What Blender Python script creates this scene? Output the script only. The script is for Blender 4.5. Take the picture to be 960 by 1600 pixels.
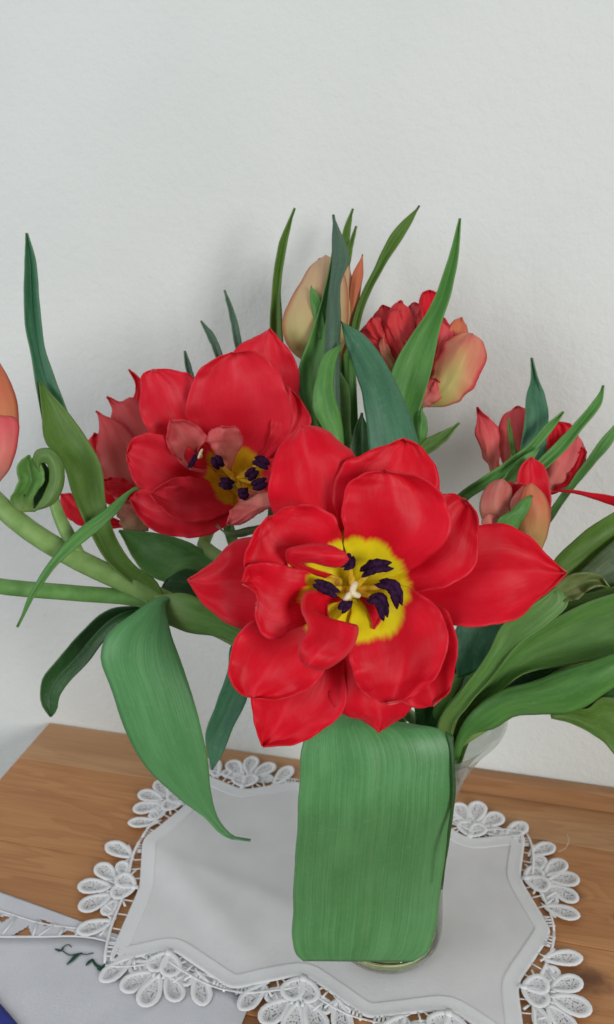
import bpy, bmesh, math, random
from mathutils import Vector, noise
random.seed(7)
for o in list(bpy.data.objects): bpy.data.objects.remove(o)
S = bpy.context.scene
COL = S.collection

# ---------------------------------------------------------------- camera
PITCH, YAW, CAMH, FPX = math.radians(21), math.radians(13), 0.42, 1305.0
cd = bpy.data.cameras.new('camera'); cam = bpy.data.objects.new('camera', cd); COL.objects.link(cam)
cam.location = (0, 0, CAMH); cam.rotation_euler = (math.pi/2 - PITCH, 0, YAW)
cd.sensor_fit = 'VERTICAL'; cd.sensor_height = 24; cd.lens = 24*FPX/1600
cd.clip_start = 0.01; cd.clip_end = 100
cd.dof.use_dof = True; cd.dof.focus_distance = 0.36; cd.dof.aperture_fstop = 11.0
S.camera = cam
S.render.resolution_x, S.render.resolution_y = 614, 1024

# ---------------------------------------------------------------- light
W = bpy.data.worlds.new('World'); S.world = W; W.use_nodes = True
W.node_tree.nodes['Background'].inputs[0].default_value = (0.92, 0.97, 1.0, 1)
W.node_tree.nodes['Background'].inputs[1].default_value = 0.25
def area(name, loc, target, sx, sy, power, col):
    l = bpy.data.lights.new(name, 'AREA'); l.shape = 'RECTANGLE'; l.size = sx; l.size_y = sy
    l.energy = power; l.color = col
    o = bpy.data.objects.new(name, l); COL.objects.link(o); o.location = loc
    o.rotation_euler = (Vector(target)-Vector(loc)).to_track_quat('-Z', 'Y').to_euler()
    return o
area('window_light', (1.35, -1.05, 0.72), (-0.1, 0.45, 0.2), 0.5, 0.75, 23, (1.0, 0.99, 0.965))
area('second_window_light', (-1.5, -1.0, 1.0), (-0.1, 0.4, 0.1), 0.9, 1.2, 19, (0.93, 0.97, 1.0))
S.view_settings.view_transform = 'Standard'; S.view_settings.look = 'None'
S.view_settings.gamma = 1; S.view_settings.exposure = 0.02
S.view_settings.use_curve_mapping = False

# ---------------------------------------------------------------- measuring helpers
FWD = Vector((-math.sin(YAW)*math.cos(PITCH), math.cos(YAW)*math.cos(PITCH), -math.sin(PITCH)))
RGT = Vector((math.cos(YAW), math.sin(YAW), 0)); UP = RGT.cross(FWD); CAM = Vector((0, 0, CAMH))
def P(x, y, zc):                       # measured direction and distance (cm) -> point in the room
    return CAM + (FWD + RGT*((x-480)/FPX) - UP*((y-800)/FPX)) * (zc*0.01)
def T(x, y, z=0.0):                    # measured point on the table top
    r = FWD + RGT*((x-480)/FPX) - UP*((y-800)/FPX)
    return CAM + r*((z-CAMH)/r.z)
WALL_Y = 0.533

# ---------------------------------------------------------------- materials
def new_mat(name):
    m = bpy.data.materials.new(name); m.use_nodes = True; nt = m.node_tree
    b = nt.nodes['Principled BSDF']
    return m, nt, b
def N(nt, t, **kw):
    n = nt.nodes.new(t)
    for k, v in kw.items():
        if k.startswith('i_'): n.inputs[k[2:].replace('_', ' ')].default_value = v
        else: setattr(n, k, v)
    return n
def math_(nt, op, a, b=None, clamp=False):
    n = N(nt, 'ShaderNodeMath', operation=op, use_clamp=clamp)
    for i, v in enumerate((a, b)):
        if v is None: continue
        if isinstance(v, (int, float)): n.inputs[i].default_value = v
        else: nt.links.new(v, n.inputs[i])
    return n.outputs[0]
def mix(nt, f, a, b):
    n = N(nt, 'ShaderNodeMix', data_type='RGBA')
    for s, v in ((0, f), (6, a), (7, b)):
        if isinstance(v, (int, float)): n.inputs[s].default_value = v
        elif isinstance(v, tuple): n.inputs[s].default_value = (*v[:3], 1)
        else: nt.links.new(v, n.inputs[s])
    return n.outputs[2]
def step(nt, v, lo, hi):
    n = N(nt, 'ShaderNodeMapRange', interpolation_type='SMOOTHSTEP')
    n.inputs[1].default_value = lo; n.inputs[2].default_value = hi; nt.links.new(v, n.inputs[0])
    return n.outputs[0]
def uvxy(nt):
    t = N(nt, 'ShaderNodeTexCoord'); s = N(nt, 'ShaderNodeSeparateXYZ'); nt.links.new(t.outputs['UV'], s.inputs[0])
    return t.outputs['UV'], s.outputs[0], s.outputs[1]
def tex(nt, vec, scale, sx=1, sy=1, sz=1, detail=3, rough=.5):
    mp = N(nt, 'ShaderNodeMapping'); mp.inputs['Scale'].default_value = (sx, sy, sz); nt.links.new(vec, mp.inputs[0])
    n = N(nt, 'ShaderNodeTexNoise'); n.inputs['Scale'].default_value = scale; n.inputs['Detail'].default_value = detail
    n.inputs['Roughness'].default_value = rough
    nt.links.new(mp.outputs[0], n.inputs['Vector']); return n.outputs[0]
def bump(nt, b, h, strength, dist):
    n = N(nt, 'ShaderNodeBump'); n.inputs['Strength'].default_value = strength; n.inputs['Distance'].default_value = dist
    nt.links.new(h, n.inputs['Height']); nt.links.new(n.outputs[0], b.inputs['Normal'])
def translucent(nt, b, col, f):
    tr = N(nt, 'ShaderNodeBsdfTranslucent'); mx = N(nt, 'ShaderNodeMixShader'); mx.inputs[0].default_value = f
    nt.links.new(col, tr.inputs[0]); out = nt.nodes['Material Output']
    nt.links.new(b.outputs[0], mx.inputs[1]); nt.links.new(tr.outputs[0], mx.inputs[2]); nt.links.new(mx.outputs[0], out.inputs[0])

MATS = {}
def petal_mat(name, base, red, dark, bu=(0.0, 0.4), mid=0.0, rim=None, heart=None, rough=.46, tl=.22, spec=.20, lip=(.72, .10, .11), yellow=(.98, .84, .012)):
    """base colour at the foot of the petal (u between bu), flame along the midrib, red blade, pale rim."""
    m, nt, b = new_mat(name)
    uv, u, v = uvxy(nt)
    vein = tex(nt, uv, 1, 2.2, 40, 1, 3); broad = tex(nt, uv, 1, 2.6, 3.2, 1, 3)
    col = mix(nt, step(nt, math_(nt, 'ADD', math_(nt, 'MULTIPLY', vein, .22), math_(nt, 'MULTIPLY', broad, .85)), .34, .78), dark, red)
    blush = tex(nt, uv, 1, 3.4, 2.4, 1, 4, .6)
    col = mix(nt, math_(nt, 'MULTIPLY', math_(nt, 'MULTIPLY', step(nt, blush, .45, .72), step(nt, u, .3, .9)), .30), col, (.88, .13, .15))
    av = math_(nt, 'ABSOLUTE', math_(nt, 'SUBTRACT', v, .5))
    if base is not None and heart is None:
        uu = math_(nt, 'ADD', u, math_(nt, 'MULTIPLY', math_(nt, 'SUBTRACT', vein, .5), .30))
        uu = math_(nt, 'ADD', uu, math_(nt, 'MULTIPLY', av, mid))
        col = mix(nt, step(nt, uu, *bu), base, col)
    if rim is not None:
        e = math_(nt, 'ADD', av, math_(nt, 'MULTIPLY', math_(nt, 'SUBTRACT', broad, .5), .10))
        col = mix(nt, math_(nt, 'MULTIPLY', step(nt, e, .38, .51), .75), col, rim)
    # faint paler midrib
    ribf = math_(nt, 'MULTIPLY', math_(nt, 'SUBTRACT', 1.0, step(nt, av, .0, .06)), math_(nt, 'MULTIPLY', step(nt, u, .35, .9), step(nt, broad, .35, .65)))
    col = mix(nt, math_(nt, 'MULTIPLY', ribf, .16), col, (.74, .16, .16))
    uav = math_(nt, 'MAXIMUM', math_(nt, 'MULTIPLY', av, 2.0), u)          # thin paler lip all round the blade
    col = mix(nt, math_(nt, 'MULTIPLY', step(nt, math_(nt, 'ADD', uav, math_(nt, 'MULTIPLY', math_(nt, 'SUBTRACT', broad, .5), .05)), .97, 1.0), .14), col, lip)
    if heart is not None:
        at = N(nt, 'ShaderNodeAttribute', attribute_name='heart')
        h = math_(nt, 'ADD', at.outputs['Fac'], (math_(nt, 'ADD', math_(nt, 'MULTIPLY', math_(nt, 'SUBTRACT', tex(nt, uv, 1, 2.5, 22, 1, 4), .5), .22), math_(nt, 'MULTIPLY', math_(nt, 'SUBTRACT', broad, .5), .9))))
        yel = mix(nt, step(nt, broad, .3, .7), tuple(c*.88 for c in yellow), yellow)
        col = mix(nt, step(nt, h, heart-.12, heart+.26), yel, col)
    nt.links.new(col, b.inputs['Base Color'])
    b.inputs['Roughness'].default_value = rough; b.inputs['Specular IOR Level'].default_value = spec
    b.inputs['Sheen Weight'].default_value = .10; b.inputs['Sheen Roughness'].default_value = .4; b.inputs['Sheen Tint'].default_value = (1, .35, .4, 1)
    bump(nt, b, math_(nt, 'ADD', math_(nt, 'MULTIPLY', vein, .16), math_(nt, 'MULTIPLY', broad, 1.8)), .22, .0022); translucent(nt, b, col, tl)
    MATS[name] = m; return m
def leaf_mat(name, a, c, tl=.18, vf=62, vs=.26, rough=.42, yellow=None, spec=.4):
    m, nt, b = new_mat(name); uv, u, v = uvxy(nt)
    vein = tex(nt, uv, 1, 1.6, vf, 1, 3); broad = tex(nt, uv, 1, 4, 5, 1, 4, .6)
    t = N(nt, 'ShaderNodeTexCoord')
    spk = tex(nt, t.outputs['Object'], 420, detail=2)
    f = math_(nt, 'ADD', math_(nt, 'MULTIPLY', vein, vs), math_(nt, 'MULTIPLY', broad, 1.04-vs))
    col = mix(nt, step(nt, f, .36, .70), a, c)
    col = mix(nt, math_(nt, 'MULTIPLY', step(nt, spk, .55, .75), .12), col, (.30, .42, .30))
    av = math_(nt, 'ABSOLUTE', math_(nt, 'SUBTRACT', v, .5))
    col = mix(nt, math_(nt, 'MULTIPLY', math_(nt, 'SUBTRACT', 1.0, step(nt, av, .0, .03)), .22), col, (.16, .34, .12))
    col = mix(nt, math_(nt, 'MULTIPLY', step(nt, av, .485, .5), .22), col, (.30, .36, .16))
    if yellow:
        col = mix(nt, math_(nt, 'SUBTRACT', 1.0, step(nt, u, *yellow)), col, (.26, .33, .09))
    nt.links.new(col, b.inputs['Base Color']); b.inputs['Roughness'].default_value = rough
    b.inputs['Specular IOR Level'].default_value = spec
    bump(nt, b, math_(nt, 'ADD', math_(nt, 'MULTIPLY', vein, .5), broad), .22, .0014); translucent(nt, b, col, tl)
    MATS[name] = m; return m
def plain_mat(name, c1, c2, scale=60, rough=.6, bmp=.2, dist=.001, spec=.3, **kw):
    m, nt, b = new_mat(name); t = N(nt, 'ShaderNodeTexCoord')
    n = tex(nt, t.outputs['Object'], scale, detail=4)
    nt.links.new(mix(nt, step(nt, n, .3, .7), c1, c2), b.inputs['Base Color'])
    b.inputs['Roughness'].default_value = rough; b.inputs['Specular IOR Level'].default_value = spec
    if bmp: bump(nt, b, n, bmp, dist)
    MATS[name] = m; return m

RED, DRED = (.86, .008, .030), (.70, .003, .016)
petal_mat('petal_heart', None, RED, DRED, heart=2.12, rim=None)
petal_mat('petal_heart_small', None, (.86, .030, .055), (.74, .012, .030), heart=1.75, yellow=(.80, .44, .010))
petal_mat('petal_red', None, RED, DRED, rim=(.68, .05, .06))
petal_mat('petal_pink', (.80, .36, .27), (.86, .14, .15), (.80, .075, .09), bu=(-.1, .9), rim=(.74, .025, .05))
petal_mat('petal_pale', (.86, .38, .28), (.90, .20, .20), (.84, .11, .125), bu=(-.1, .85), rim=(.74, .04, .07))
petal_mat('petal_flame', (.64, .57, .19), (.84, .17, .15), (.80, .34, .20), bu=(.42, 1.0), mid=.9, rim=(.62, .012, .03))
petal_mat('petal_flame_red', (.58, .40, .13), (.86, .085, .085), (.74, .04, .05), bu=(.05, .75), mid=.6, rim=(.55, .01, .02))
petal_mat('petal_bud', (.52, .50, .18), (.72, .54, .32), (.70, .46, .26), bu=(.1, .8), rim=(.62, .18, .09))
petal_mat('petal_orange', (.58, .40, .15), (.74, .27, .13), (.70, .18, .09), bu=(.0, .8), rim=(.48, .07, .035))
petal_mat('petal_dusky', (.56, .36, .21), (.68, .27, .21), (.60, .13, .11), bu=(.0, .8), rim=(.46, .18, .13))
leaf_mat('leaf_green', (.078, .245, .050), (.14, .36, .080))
leaf_mat('leaf_broad', (.080, .255, .080), (.135, .36, .135), tl=.12, vf=95, vs=.52)
leaf_mat('leaf_teal', (.045, .165, .085), (.080, .235, .125))
leaf_mat('leaf_grey', (.060, .13, .085), (.105, .19, .125))
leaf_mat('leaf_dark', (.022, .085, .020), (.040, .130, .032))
leaf_mat('leaf_olive', (.105, .22, .026), (.17, .31, .055), tl=.35)
leaf_mat('leaf_light', (.14, .27, .060), (.21, .36, .10), tl=.3)
leaf_mat('leaf_dusk', (.07, .115, .045), (.125, .17, .075))
leaf_mat('leaf_sheath', (.12, .29, .06), (.20, .42, .10), tl=.3, yellow=(-.2, .4))
leaf_mat('leaf_bronze', (.15, .25, .065), (.30, .30, .115), tl=.25)
plain_mat('stem_green', (.17, .30, .075), (.24, .38, .12), 120, .45, .15)
plain_mat('stem_mid', (.10, .24, .055), (.15, .31, .085), 120, .45, .15)
plain_mat('anther', (.012, .003, .014), (.048, .010, .052), 700, .75, .5, .0006, .12)
plain_mat('filament', (.70, .42, .02), (.80, .54, .05), 200, .5)
plain_mat('stigma', (.72, .62, .36), (.84, .78, .56), 500, .5, .3)

# ---------------------------------------------------------------- object helpers
def link(name, me, parent=None, mats=()):
    o = bpy.data.objects.new(name, me); COL.objects.link(o)
    for m in mats: me.materials.append(m)
    if parent: o.parent = parent
    return o
def thing(name, label, cat, loc=(0, 0, 0), group=None):
    o = bpy.data.objects.new(name, None); COL.objects.link(o); o.location = loc
    o['label'] = label; o['category'] = cat; o.empty_display_size = .02
    if group: o['group'] = group
    return o
def origin(parent):
    v = Vector((0, 0, 0))
    while parent: v += parent.location; parent = parent.parent
    return v
def cr(pts, n):                        # Catmull-Rom through points of any dimension, n+1 samples by chord length
    pts = [tuple(p) for p in pts]; k = len(pts[0])
    if len(pts) == 1: return [pts[0]]*(n+1)
    d = [0.0]
    for a, b in zip(pts, pts[1:]): d.append(d[-1] + max(1e-6, math.dist(a, b)))
    out = []
    for i in range(n+1):
        s = d[-1]*i/n; j = 0
        while j < len(pts)-2 and s > d[j+1]: j += 1
        t = (s-d[j])/(d[j+1]-d[j])
        p0 = pts[max(j-1, 0)]; p1 = pts[j]; p2 = pts[j+1]; p3 = pts[min(j+2, len(pts)-1)]
        h = d[j+1]-d[j]; ha = (d[j]-d[j-1]) if j else h; hb = (d[j+2]-d[j+1]) if j+2 < len(pts) else h
        q = []
        for c in range(k):
            m1 = ((p2[c]-p1[c])/h*ha + (p1[c]-p0[c])/ha*h)/(ha+h)*h if j else (p2[c]-p1[c])
            m2 = ((p3[c]-p2[c])/hb*h + (p2[c]-p1[c])/h*hb)/(hb+h)*h if j+2 < len(pts) else (p2[c]-p1[c])
            t2, t3 = t*t, t*t*t
            q.append((2*t3-3*t2+1)*p1[c] + (t3-2*t2+t)*m1 + (-2*t3+3*t2)*p2[c] + (t3-t2)*m2)
        out.append(tuple(q))
    return out
def lerp_list(vals, n):
    if isinstance(vals, (int, float)): return [vals]*(n+1)
    if len(vals) == 1: return [vals[0]]*(n+1)
    return [v[1] for v in cr([(i*10.0, v) for i, v in enumerate(vals)], n)]
PATCH = [0]
def patch(name, parent, L, R, z, mats=('leaf_green', 'leaf_green'), cup=0.0, fold=0.0, tw=0.0, ruf=0.0, edge=.6,
          wav=.0, nu=34, nv=16, thick=.0007, heart=None, label=None, pleat=0.0):
    """A blade between two measured edges: L and R run from foot to tip, z is the distance (cm) of the middle along it,
    cup/fold push the middle away (+) or nearer (-), tw turns it (right edge farther by +tw)."""
    PATCH[0] += 1; sd = PATCH[0]*7.31
    l, r = cr(L, nu), cr(R, nu); zs = lerp_list(z, nu); tws = lerp_list(tw, nu); cs = lerp_list(cup, nu); fs = lerp_list(fold, nu)
    og = origin(parent); verts = []; hv = []; uvs = []
    hc = P(*heart) if heart else None
    for i in range(nu+1):
        u = i/nu; (lx, ly), (rx, ry) = l[i], r[i]
        e = edge*min(1, 6*u*(1-u)+.25)
        lx += e*noise.noise((u*9, sd, 0))*1.6; ly += e*noise.noise((u*9, sd, 5))*1.6
        hf = e*.55*min(1, 2*u); lx += hf*noise.noise((u*34, sd, 21)); ly += hf*noise.noise((u*34, sd, 24)); rx += hf*noise.noise((u*34, sd, 27)); ry += hf*noise.noise((u*34, sd, 31))
        rx += e*noise.noise((u*9, sd, 9))*1.6; ry += e*noise.noise((u*9, sd, 14))*1.6
        prof = min(1.0, 4.5*u*(1-u)+.12)
        for j in range(nv+1):
            v = j/nv; s = 2*v-1
            zz = zs[i] + tws[i]*s + prof*(cs[i]*(1-s*s) + fs[i]*(1-abs(s)))
            zz += ruf*noise.noise((u*5.0, sd+v*1.2, 2.0))*s*s*min(1, 3*u)
            zz += wav*noise.noise((u*2.6, v*2.2, sd))*min(1, 3*u)
            zz += ruf*.45*noise.noise((u*13.0, sd+v*2.0, 6.0))*s**4*min(1, 3*u) + ruf*.35*noise.noise((v*5.0, sd, u*1.5))*min(1, 2.5*u)
            if pleat: zz += pleat*math.cos(v*math.pi*6+sd)*prof*(1-.5*u)
            p = P(lx+(rx-lx)*v, ly+(ry-ly)*v, zz)
            verts.append(p-og); uvs.append((u, v)); hv.append((p-hc).length*100 if hc else 9.0)
    faces = []; w = nv+1
    for i in range(nu):
        for j in range(nv): faces.append((i*w+j, i*w+j+1, (i+1)*w+j+1, (i+1)*w+j))
    # camera-side orientation = the side shown first in mats
    acc = 0.0
    for f in faces:
        a, b, c, d = (verts[q] for q in f); n = (c-a).cross(d-b); acc += n.dot(CAM-og-a)
    if acc < 0: faces = [f[::-1] for f in faces]
    me = bpy.data.meshes.new(name); me.from_pydata(verts, [], faces)
    ul = me.uv_layers.new(name='UVMap')
    for lp in me.loops: ul.data[lp.index].uv = uvs[lp.vertex_index]
    at = me.attributes.new('heart', 'FLOAT', 'POINT'); at.data.foreach_set('value', hv)
    me.shade_smooth()
    o = link(name, me, parent, [MATS[mats[0]], MATS[mats[-1]]])
    sm = o.modifiers.new('thickness', 'SOLIDIFY'); sm.thickness = thick; sm.offset = -1; sm.material_offset = 1; sm.use_even_offset = False
    if label: o['label'] = label
    return o
def tube_bm(bm, pts, rad, seg=8, caps=True, flat=1.0, flatn=None):
    pts = [Vector(p) for p in pts]; rings = []
    up = Vector((.13, .31, .94))
    for i, p in enumerate(pts):
        t = (pts[min(i+1, len(pts)-1)] - pts[max(i-1, 0)]).normalized()
        a = t.cross(up)
        if a.length < .05: a = t.cross(Vector((1, 0, 0)))
        a.normalize(); b = a.cross(t).normalized(); up = b
        rr = rad[i] if isinstance(rad, (list, tuple)) else rad
        rings.append([bm.verts.new(p + a*rr*math.cos(2*math.pi*k/seg) + b*rr*flat*math.sin(2*math.pi*k/seg)) for k in range(seg)])
    for A, B in zip(rings, rings[1:]):
        for k in range(seg):
            bm.faces.new((A[k], A[(k+1) % seg], B[(k+1) % seg], B[k]))
    if caps:
        bm.faces.new(rings[0][::-1]); bm.faces.new(rings[-1])
def finish(name, bm, parent, mats, smooth=True):
    bmesh.ops.recalc_face_normals(bm, faces=bm.faces)
    me = bpy.data.meshes.new(name); bm.to_mesh(me); bm.free()
    if smooth: me.shade_smooth()
    return link(name, me, parent, mats)
def tube(name, parent, pts, rad, mat, seg=10, n=20, flat=1.0):
    """pts are points in the room; smoothed; rad list is resampled."""
    og = origin(parent); c = [Vector(p)-og for p in cr(pts, n)]; rr = lerp_list(rad, n)
    bm = bmesh.new(); tube_bm(bm, c, rr, seg, flat=flat)
    return finish(name, bm, parent, [MATS[mat]])

# ================================================================ SETTING
def wall():
    m, nt, b = new_mat('wall_paint'); t = N(nt, 'ShaderNodeTexCoord'); oc = t.outputs['Object']
    big = tex(nt, oc, 9, detail=3); fine = tex(nt, oc, 230, detail=4, rough=.6); mid = tex(nt, oc, 75, detail=3)
    col = mix(nt, step(nt, big, .3, .7), (.730, .752, .730), (.760, .778, .755))
    nt.links.new(col, b.inputs['Base Color']); b.inputs['Roughness'].default_value = .8; b.inputs['Specular IOR Level'].default_value = .15
    bump(nt, b, math_(nt, 'ADD', math_(nt, 'MULTIPLY', fine, .7), math_(nt, 'MULTIPLY', mid, .6)), .36, .0028)
    bm = bmesh.new(); y = WALL_Y
    v = [bm.verts.new(p) for p in ((-1.6, y, -.75), (1.6, y, -.75), (1.6, y, 1.6), (-1.6, y, 1.6),
                                   (-1.6, y+.08, -.75), (1.6, y+.08, -.75), (1.6, y+.08, 1.6), (-1.6, y+.08, 1.6))]
    for f in ((0, 1, 2, 3), (7, 6, 5, 4), (0, 4, 5, 1), (3, 2, 6, 7), (0, 3, 7, 4), (1, 5, 6, 2)): bm.faces.new([v[i] for i in f])
    o = finish('wall', bm, None, [m], False); o['kind'] = 'structure'
wall()

def wood(name, seed, c1, c2, knots=()):
    m, nt, b = new_mat(name); t = N(nt, 'ShaderNodeTexCoord'); oc = t.outputs['Object']
    mp = N(nt, 'ShaderNodeMapping'); mp.inputs['Location'].default_value = (seed*.37, seed*.113, seed*.7)
    mp.inputs['Scale'].default_value = (1.0, 8.0, 8.0); nt.links.new(oc, mp.inputs[0])
    n = N(nt, 'ShaderNodeTexNoise'); n.inputs['Scale'].default_value = 3.2; n.inputs['Detail'].default_value = 4; n.inputs['Distortion'].default_value = .7
    nt.links.new(mp.outputs[0], n.inputs[0])
    kf = None; off = n.outputs[0]
    for (kx, ky, kr) in knots:
        vd = N(nt, 'ShaderNodeVectorMath', operation='SUBTRACT'); nt.links.new(oc, vd.inputs[0]); vd.inputs[1].default_value = (kx, ky, 0)
        vs = N(nt, 'ShaderNodeVectorMath', operation='MULTIPLY'); nt.links.new(vd.outputs[0], vs.inputs[0]); vs.inputs[1].default_value = (.62, 1, 0)
        ln = N(nt, 'ShaderNodeVectorMath', operation='LENGTH'); nt.links.new(vs.outputs[0], ln.inputs[0])
        ww = math_(nt, 'ADD', ln.outputs['Value'], math_(nt, 'MULTIPLY', math_(nt, 'SUBTRACT', tex(nt, oc, 160, detail=2), .5), kr*.9))
        f = math_(nt, 'SUBTRACT', 1.0, step(nt, ww, kr*.25, kr*1.5))
        off = math_(nt, 'ADD', off, math_(nt, 'MULTIPLY', math_(nt, 'SUBTRACT', 1.0, step(nt, ln.outputs['Value'], 0, kr*4)), .35))
        kf = f if kf is None else math_(nt, 'MAXIMUM', kf, f)
    rings = math_(nt, 'FRACT', math_(nt, 'MULTIPLY', off, 8.0))
    r = math_(nt, 'MULTIPLY', step(nt, rings, .25, .95), math_(nt, 'SUBTRACT', 1.0, step(nt, rings, .95, 1.0)))
    fib = tex(nt, oc, 1, 14, 700, 200, 4)
    col = mix(nt, math_(nt, 'MULTIPLY', r, .42), c1, c2)
    col = mix(nt, math_(nt, 'MULTIPLY', step(nt, fib, .3, .75), .30), col, tuple(c*.55 for c in c2))
    big = tex(nt, oc, 1, 5, 22, 5, 2)
    col = mix(nt, math_(nt, 'MULTIPLY', step(nt, big, .42, .72), .38), col, tuple(c*.75 for c in c2))
    if kf is not None: col = mix(nt, math_(nt, 'MULTIPLY', kf, .8), col, (.085, .028, .012))
    nt.links.new(col, b.inputs['Base Color']); b.inputs['Roughness'].default_value = .42; b.inputs['Specular IOR Level'].default_value = .35
    bump(nt, b, math_(nt, 'ADD', fib, r), .10, .0006)
    return m
def box_bm(bm, x0, x1, y0, y1, z0, z1, bev=.0015):
    g = bmesh.ops.create_cube(bm, size=1)
    for v in g['verts']:
        v.co = Vector(((x0+x1)/2+v.co.x*(x1-x0), (y0+y1)/2+v.co.y*(y1-y0), (z0+z1)/2+v.co.z*(z1-z0)))
    if bev:
        es = list({e for v in g['verts'] for e in v.link_edges})
        bmesh.ops.bevel(bm, geom=es, offset=bev, segments=2, affect='EDGES', profile=.5)
table = thing('wooden_table', 'varnished pine table top with plank joints pushed against the white wall', 'table', (-.347, WALL_Y, 0))
TX0, TX1 = -.347, .62
def plank(name, x0, x1, y0, y1, z0, z1, m, bev=.0015):
    bm = bmesh.new(); box_bm(bm, x0, x1, y0, y1, z0, z1, bev); bmesh.ops.translate(bm, verts=bm.verts, vec=-table.location)
    return finish(name, bm, table, [m], False)
k1, k2, k3 = T(880, 1395), T(918, 1530), T(935, 1420)
rows = [(.4838, WALL_Y-.001, (.56, .315, .155), (.41, .19, .083), ()),
        (.400, .4836, (.54, .258, .102), (.38, .142, .050), ((k1.x+.002, k1.y, .006), (k3.x+.015, k3.y-.004, .004))),
        (.312, .3998, (.54, .262, .106), (.38, .146, .053), ((k2.x, k2.y, .009),)),
        (.225, .3118, (.33, .15, .058), (.21, .080, .030), ()),
        (.140, .2248, (.32, .15, .060), (.21, .080, .030), ())]
for i, (y0, y1, a, b_, kn) in enumerate(rows):
    mt = wood('pine_%d' % i, 3.1+i*1.7, a, b_, [(x-table.location.x, y-table.location.y, r) for x, y, r in kn])
    plank('plank', TX0, TX1, y0, y1, -.024, 0.0, mt, .0008)
rail_m = wood('pine_rail', 21.3, (.43, .225, .105), (.31, .14, .060))
r0 = plank('back_rail', -.055, TX1+.001, WALL_Y-.011, WALL_Y-.0012, .0003, .0165, rail_m)

# ---------------------------------------------------------------- lace doily
def cloth_mat(name, c1, c2, weave=900, open_net=0.0):
    m, nt, b = new_mat(name); t = N(nt, 'ShaderNodeTexCoord'); oc = t.outputs['Object']
    w1 = N(nt, 'ShaderNodeTexWave', wave_type='BANDS', bands_direction='X'); w1.inputs['Scale'].default_value = weave; w1.inputs['Distortion'].default_value = .6
    w2 = N(nt, 'ShaderNodeTexWave', wave_type='BANDS', bands_direction='Y'); w2.inputs['Scale'].default_value = weave; w2.inputs['Distortion'].default_value = .6
    nt.links.new(oc, w1.inputs[0]); nt.links.new(oc, w2.inputs[0])
    n = tex(nt, oc, 40, detail=4); f = tex(nt, oc, 900, detail=2)
    nt.links.new(mix(nt, step(nt, n, .3, .7), c1, c2), b.inputs['Base Color'])
    b.inputs['Roughness'].default_value = .85; b.inputs['Specular IOR Level'].default_value = .15; b.inputs['Sheen Weight'].default_value = .15
    h = math_(nt, 'ADD', math_(nt, 'ADD', math_(nt, 'MULTIPLY', w1.outputs['Fac'], .3), math_(nt, 'MULTIPLY', w2.outputs['Fac'], .3)), math_(nt, 'ADD', f, math_(nt, 'MULTIPLY', n, 1.5)))
    bump(nt, b, h, .42, .0009); MATS[name] = m
    if open_net:                                       # small openings between the threads of the net
        hole = step(nt, tex(nt, oc, 820, detail=1), 1-open_net, 1-open_net+.08)
        tr = N(nt, 'ShaderNodeBsdfTransparent'); mx = N(nt, 'ShaderNodeMixShader'); nt.links.new(hole, mx.inputs[0])
        nt.links.new(b.outputs[0], mx.inputs[1]); nt.links.new(tr.outputs[0], mx.inputs[2]); nt.links.new(mx.outputs[0], nt.nodes['Material Output'].inputs[0])
cloth_mat('linen', (.74, .725, .74), (.785, .77, .785)); cloth_mat('hem_cotton', (.80, .80, .815), (.84, .84, .855))
cloth_mat('lace_thread', (.85, .85, .87), (.90, .90, .91)); cloth_mat('lace_net', (.74, .74, .765), (.83, .83, .85), 1500, .43)
cloth_mat('towel_cotton', (.64, .64, .69), (.69, .69, .735)); cloth_mat('blue_cotton', (.02, .03, .22), (.03, .045, .30))
plain_mat('green_thread', (.010, .05, .030), (.02, .085, .05), 900, .8, .4)

DZ = .0016
doily = thing('lace_doily', 'white linen doily with scalloped openwork lace edge under the vase', 'doily', (-.078, .414, .0))
# alternate peaks (outward corners) and notches, centimetres on the table, anticlockwise from the front left corner
PK = [(-19.4, 32.3), (-11.8, 32.3), (-4.1, 32.3), (4.3, 31.8), (5.9, 40.5), (4.4, 48.5), (-4.0, 50.0), (-12.2, 50.4), (-20.6, 50.0), (-21.3, 42.0)]
NT = [(-16.1, 34.1), (-8.0, 34.2), (0.2, 33.9), (3.8, 36.2), (4.0, 44.3), (0.6, 47.1), (-8.0, 48.2), (-16.2, 48.5), (-19.7, 46.0), (-19.8, 38.0)]
poly = []
for a, b_ in zip(PK, NT): poly += [Vector((a[0]/100, a[1]/100, 0)), Vector((b_[0]/100, b_[1]/100, 0))]
def subdiv(pl, n):
    out = []
    for i, a in enumerate(pl):
        b_ = pl[(i+1) % len(pl)]
        for k in range(n): out.append(a.lerp(b_, k/n))
    return out
EN = 10
edge_pts = subdiv(poly, EN)
for _ in range(2):
    edge_pts = [(edge_pts[i-1]+edge_pts[i]*2+edge_pts[(i+1) % len(edge_pts)])/4 for i in range(len(edge_pts))]
M_ = len(edge_pts)
def nrm(i):
    t = (edge_pts[(i+1) % M_]-edge_pts[i-1]).normalized(); return Vector((t.y, -t.x, 0))   # outward
def dz(x, y):
    a = .0012*noise.noise((x*14, y*14, 3.1)) + .0005*noise.noise((x*45, y*45, 8))
    p = (Vector((x, y, 0))-Vector((-.165, .385, 0))); q = p.x*.6+p.y*.8
    a += .0030*math.exp(-(q/.010)**2)*math.exp(-(p.length/.06)**2)
    q2 = p.x*.25+p.y*.97-.018; a += .0022*math.exp(-(q2/.008)**2)*math.exp(-((p.x-.03)/.05)**2)
    return max(a, -.0004)
og = doily.location
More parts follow.
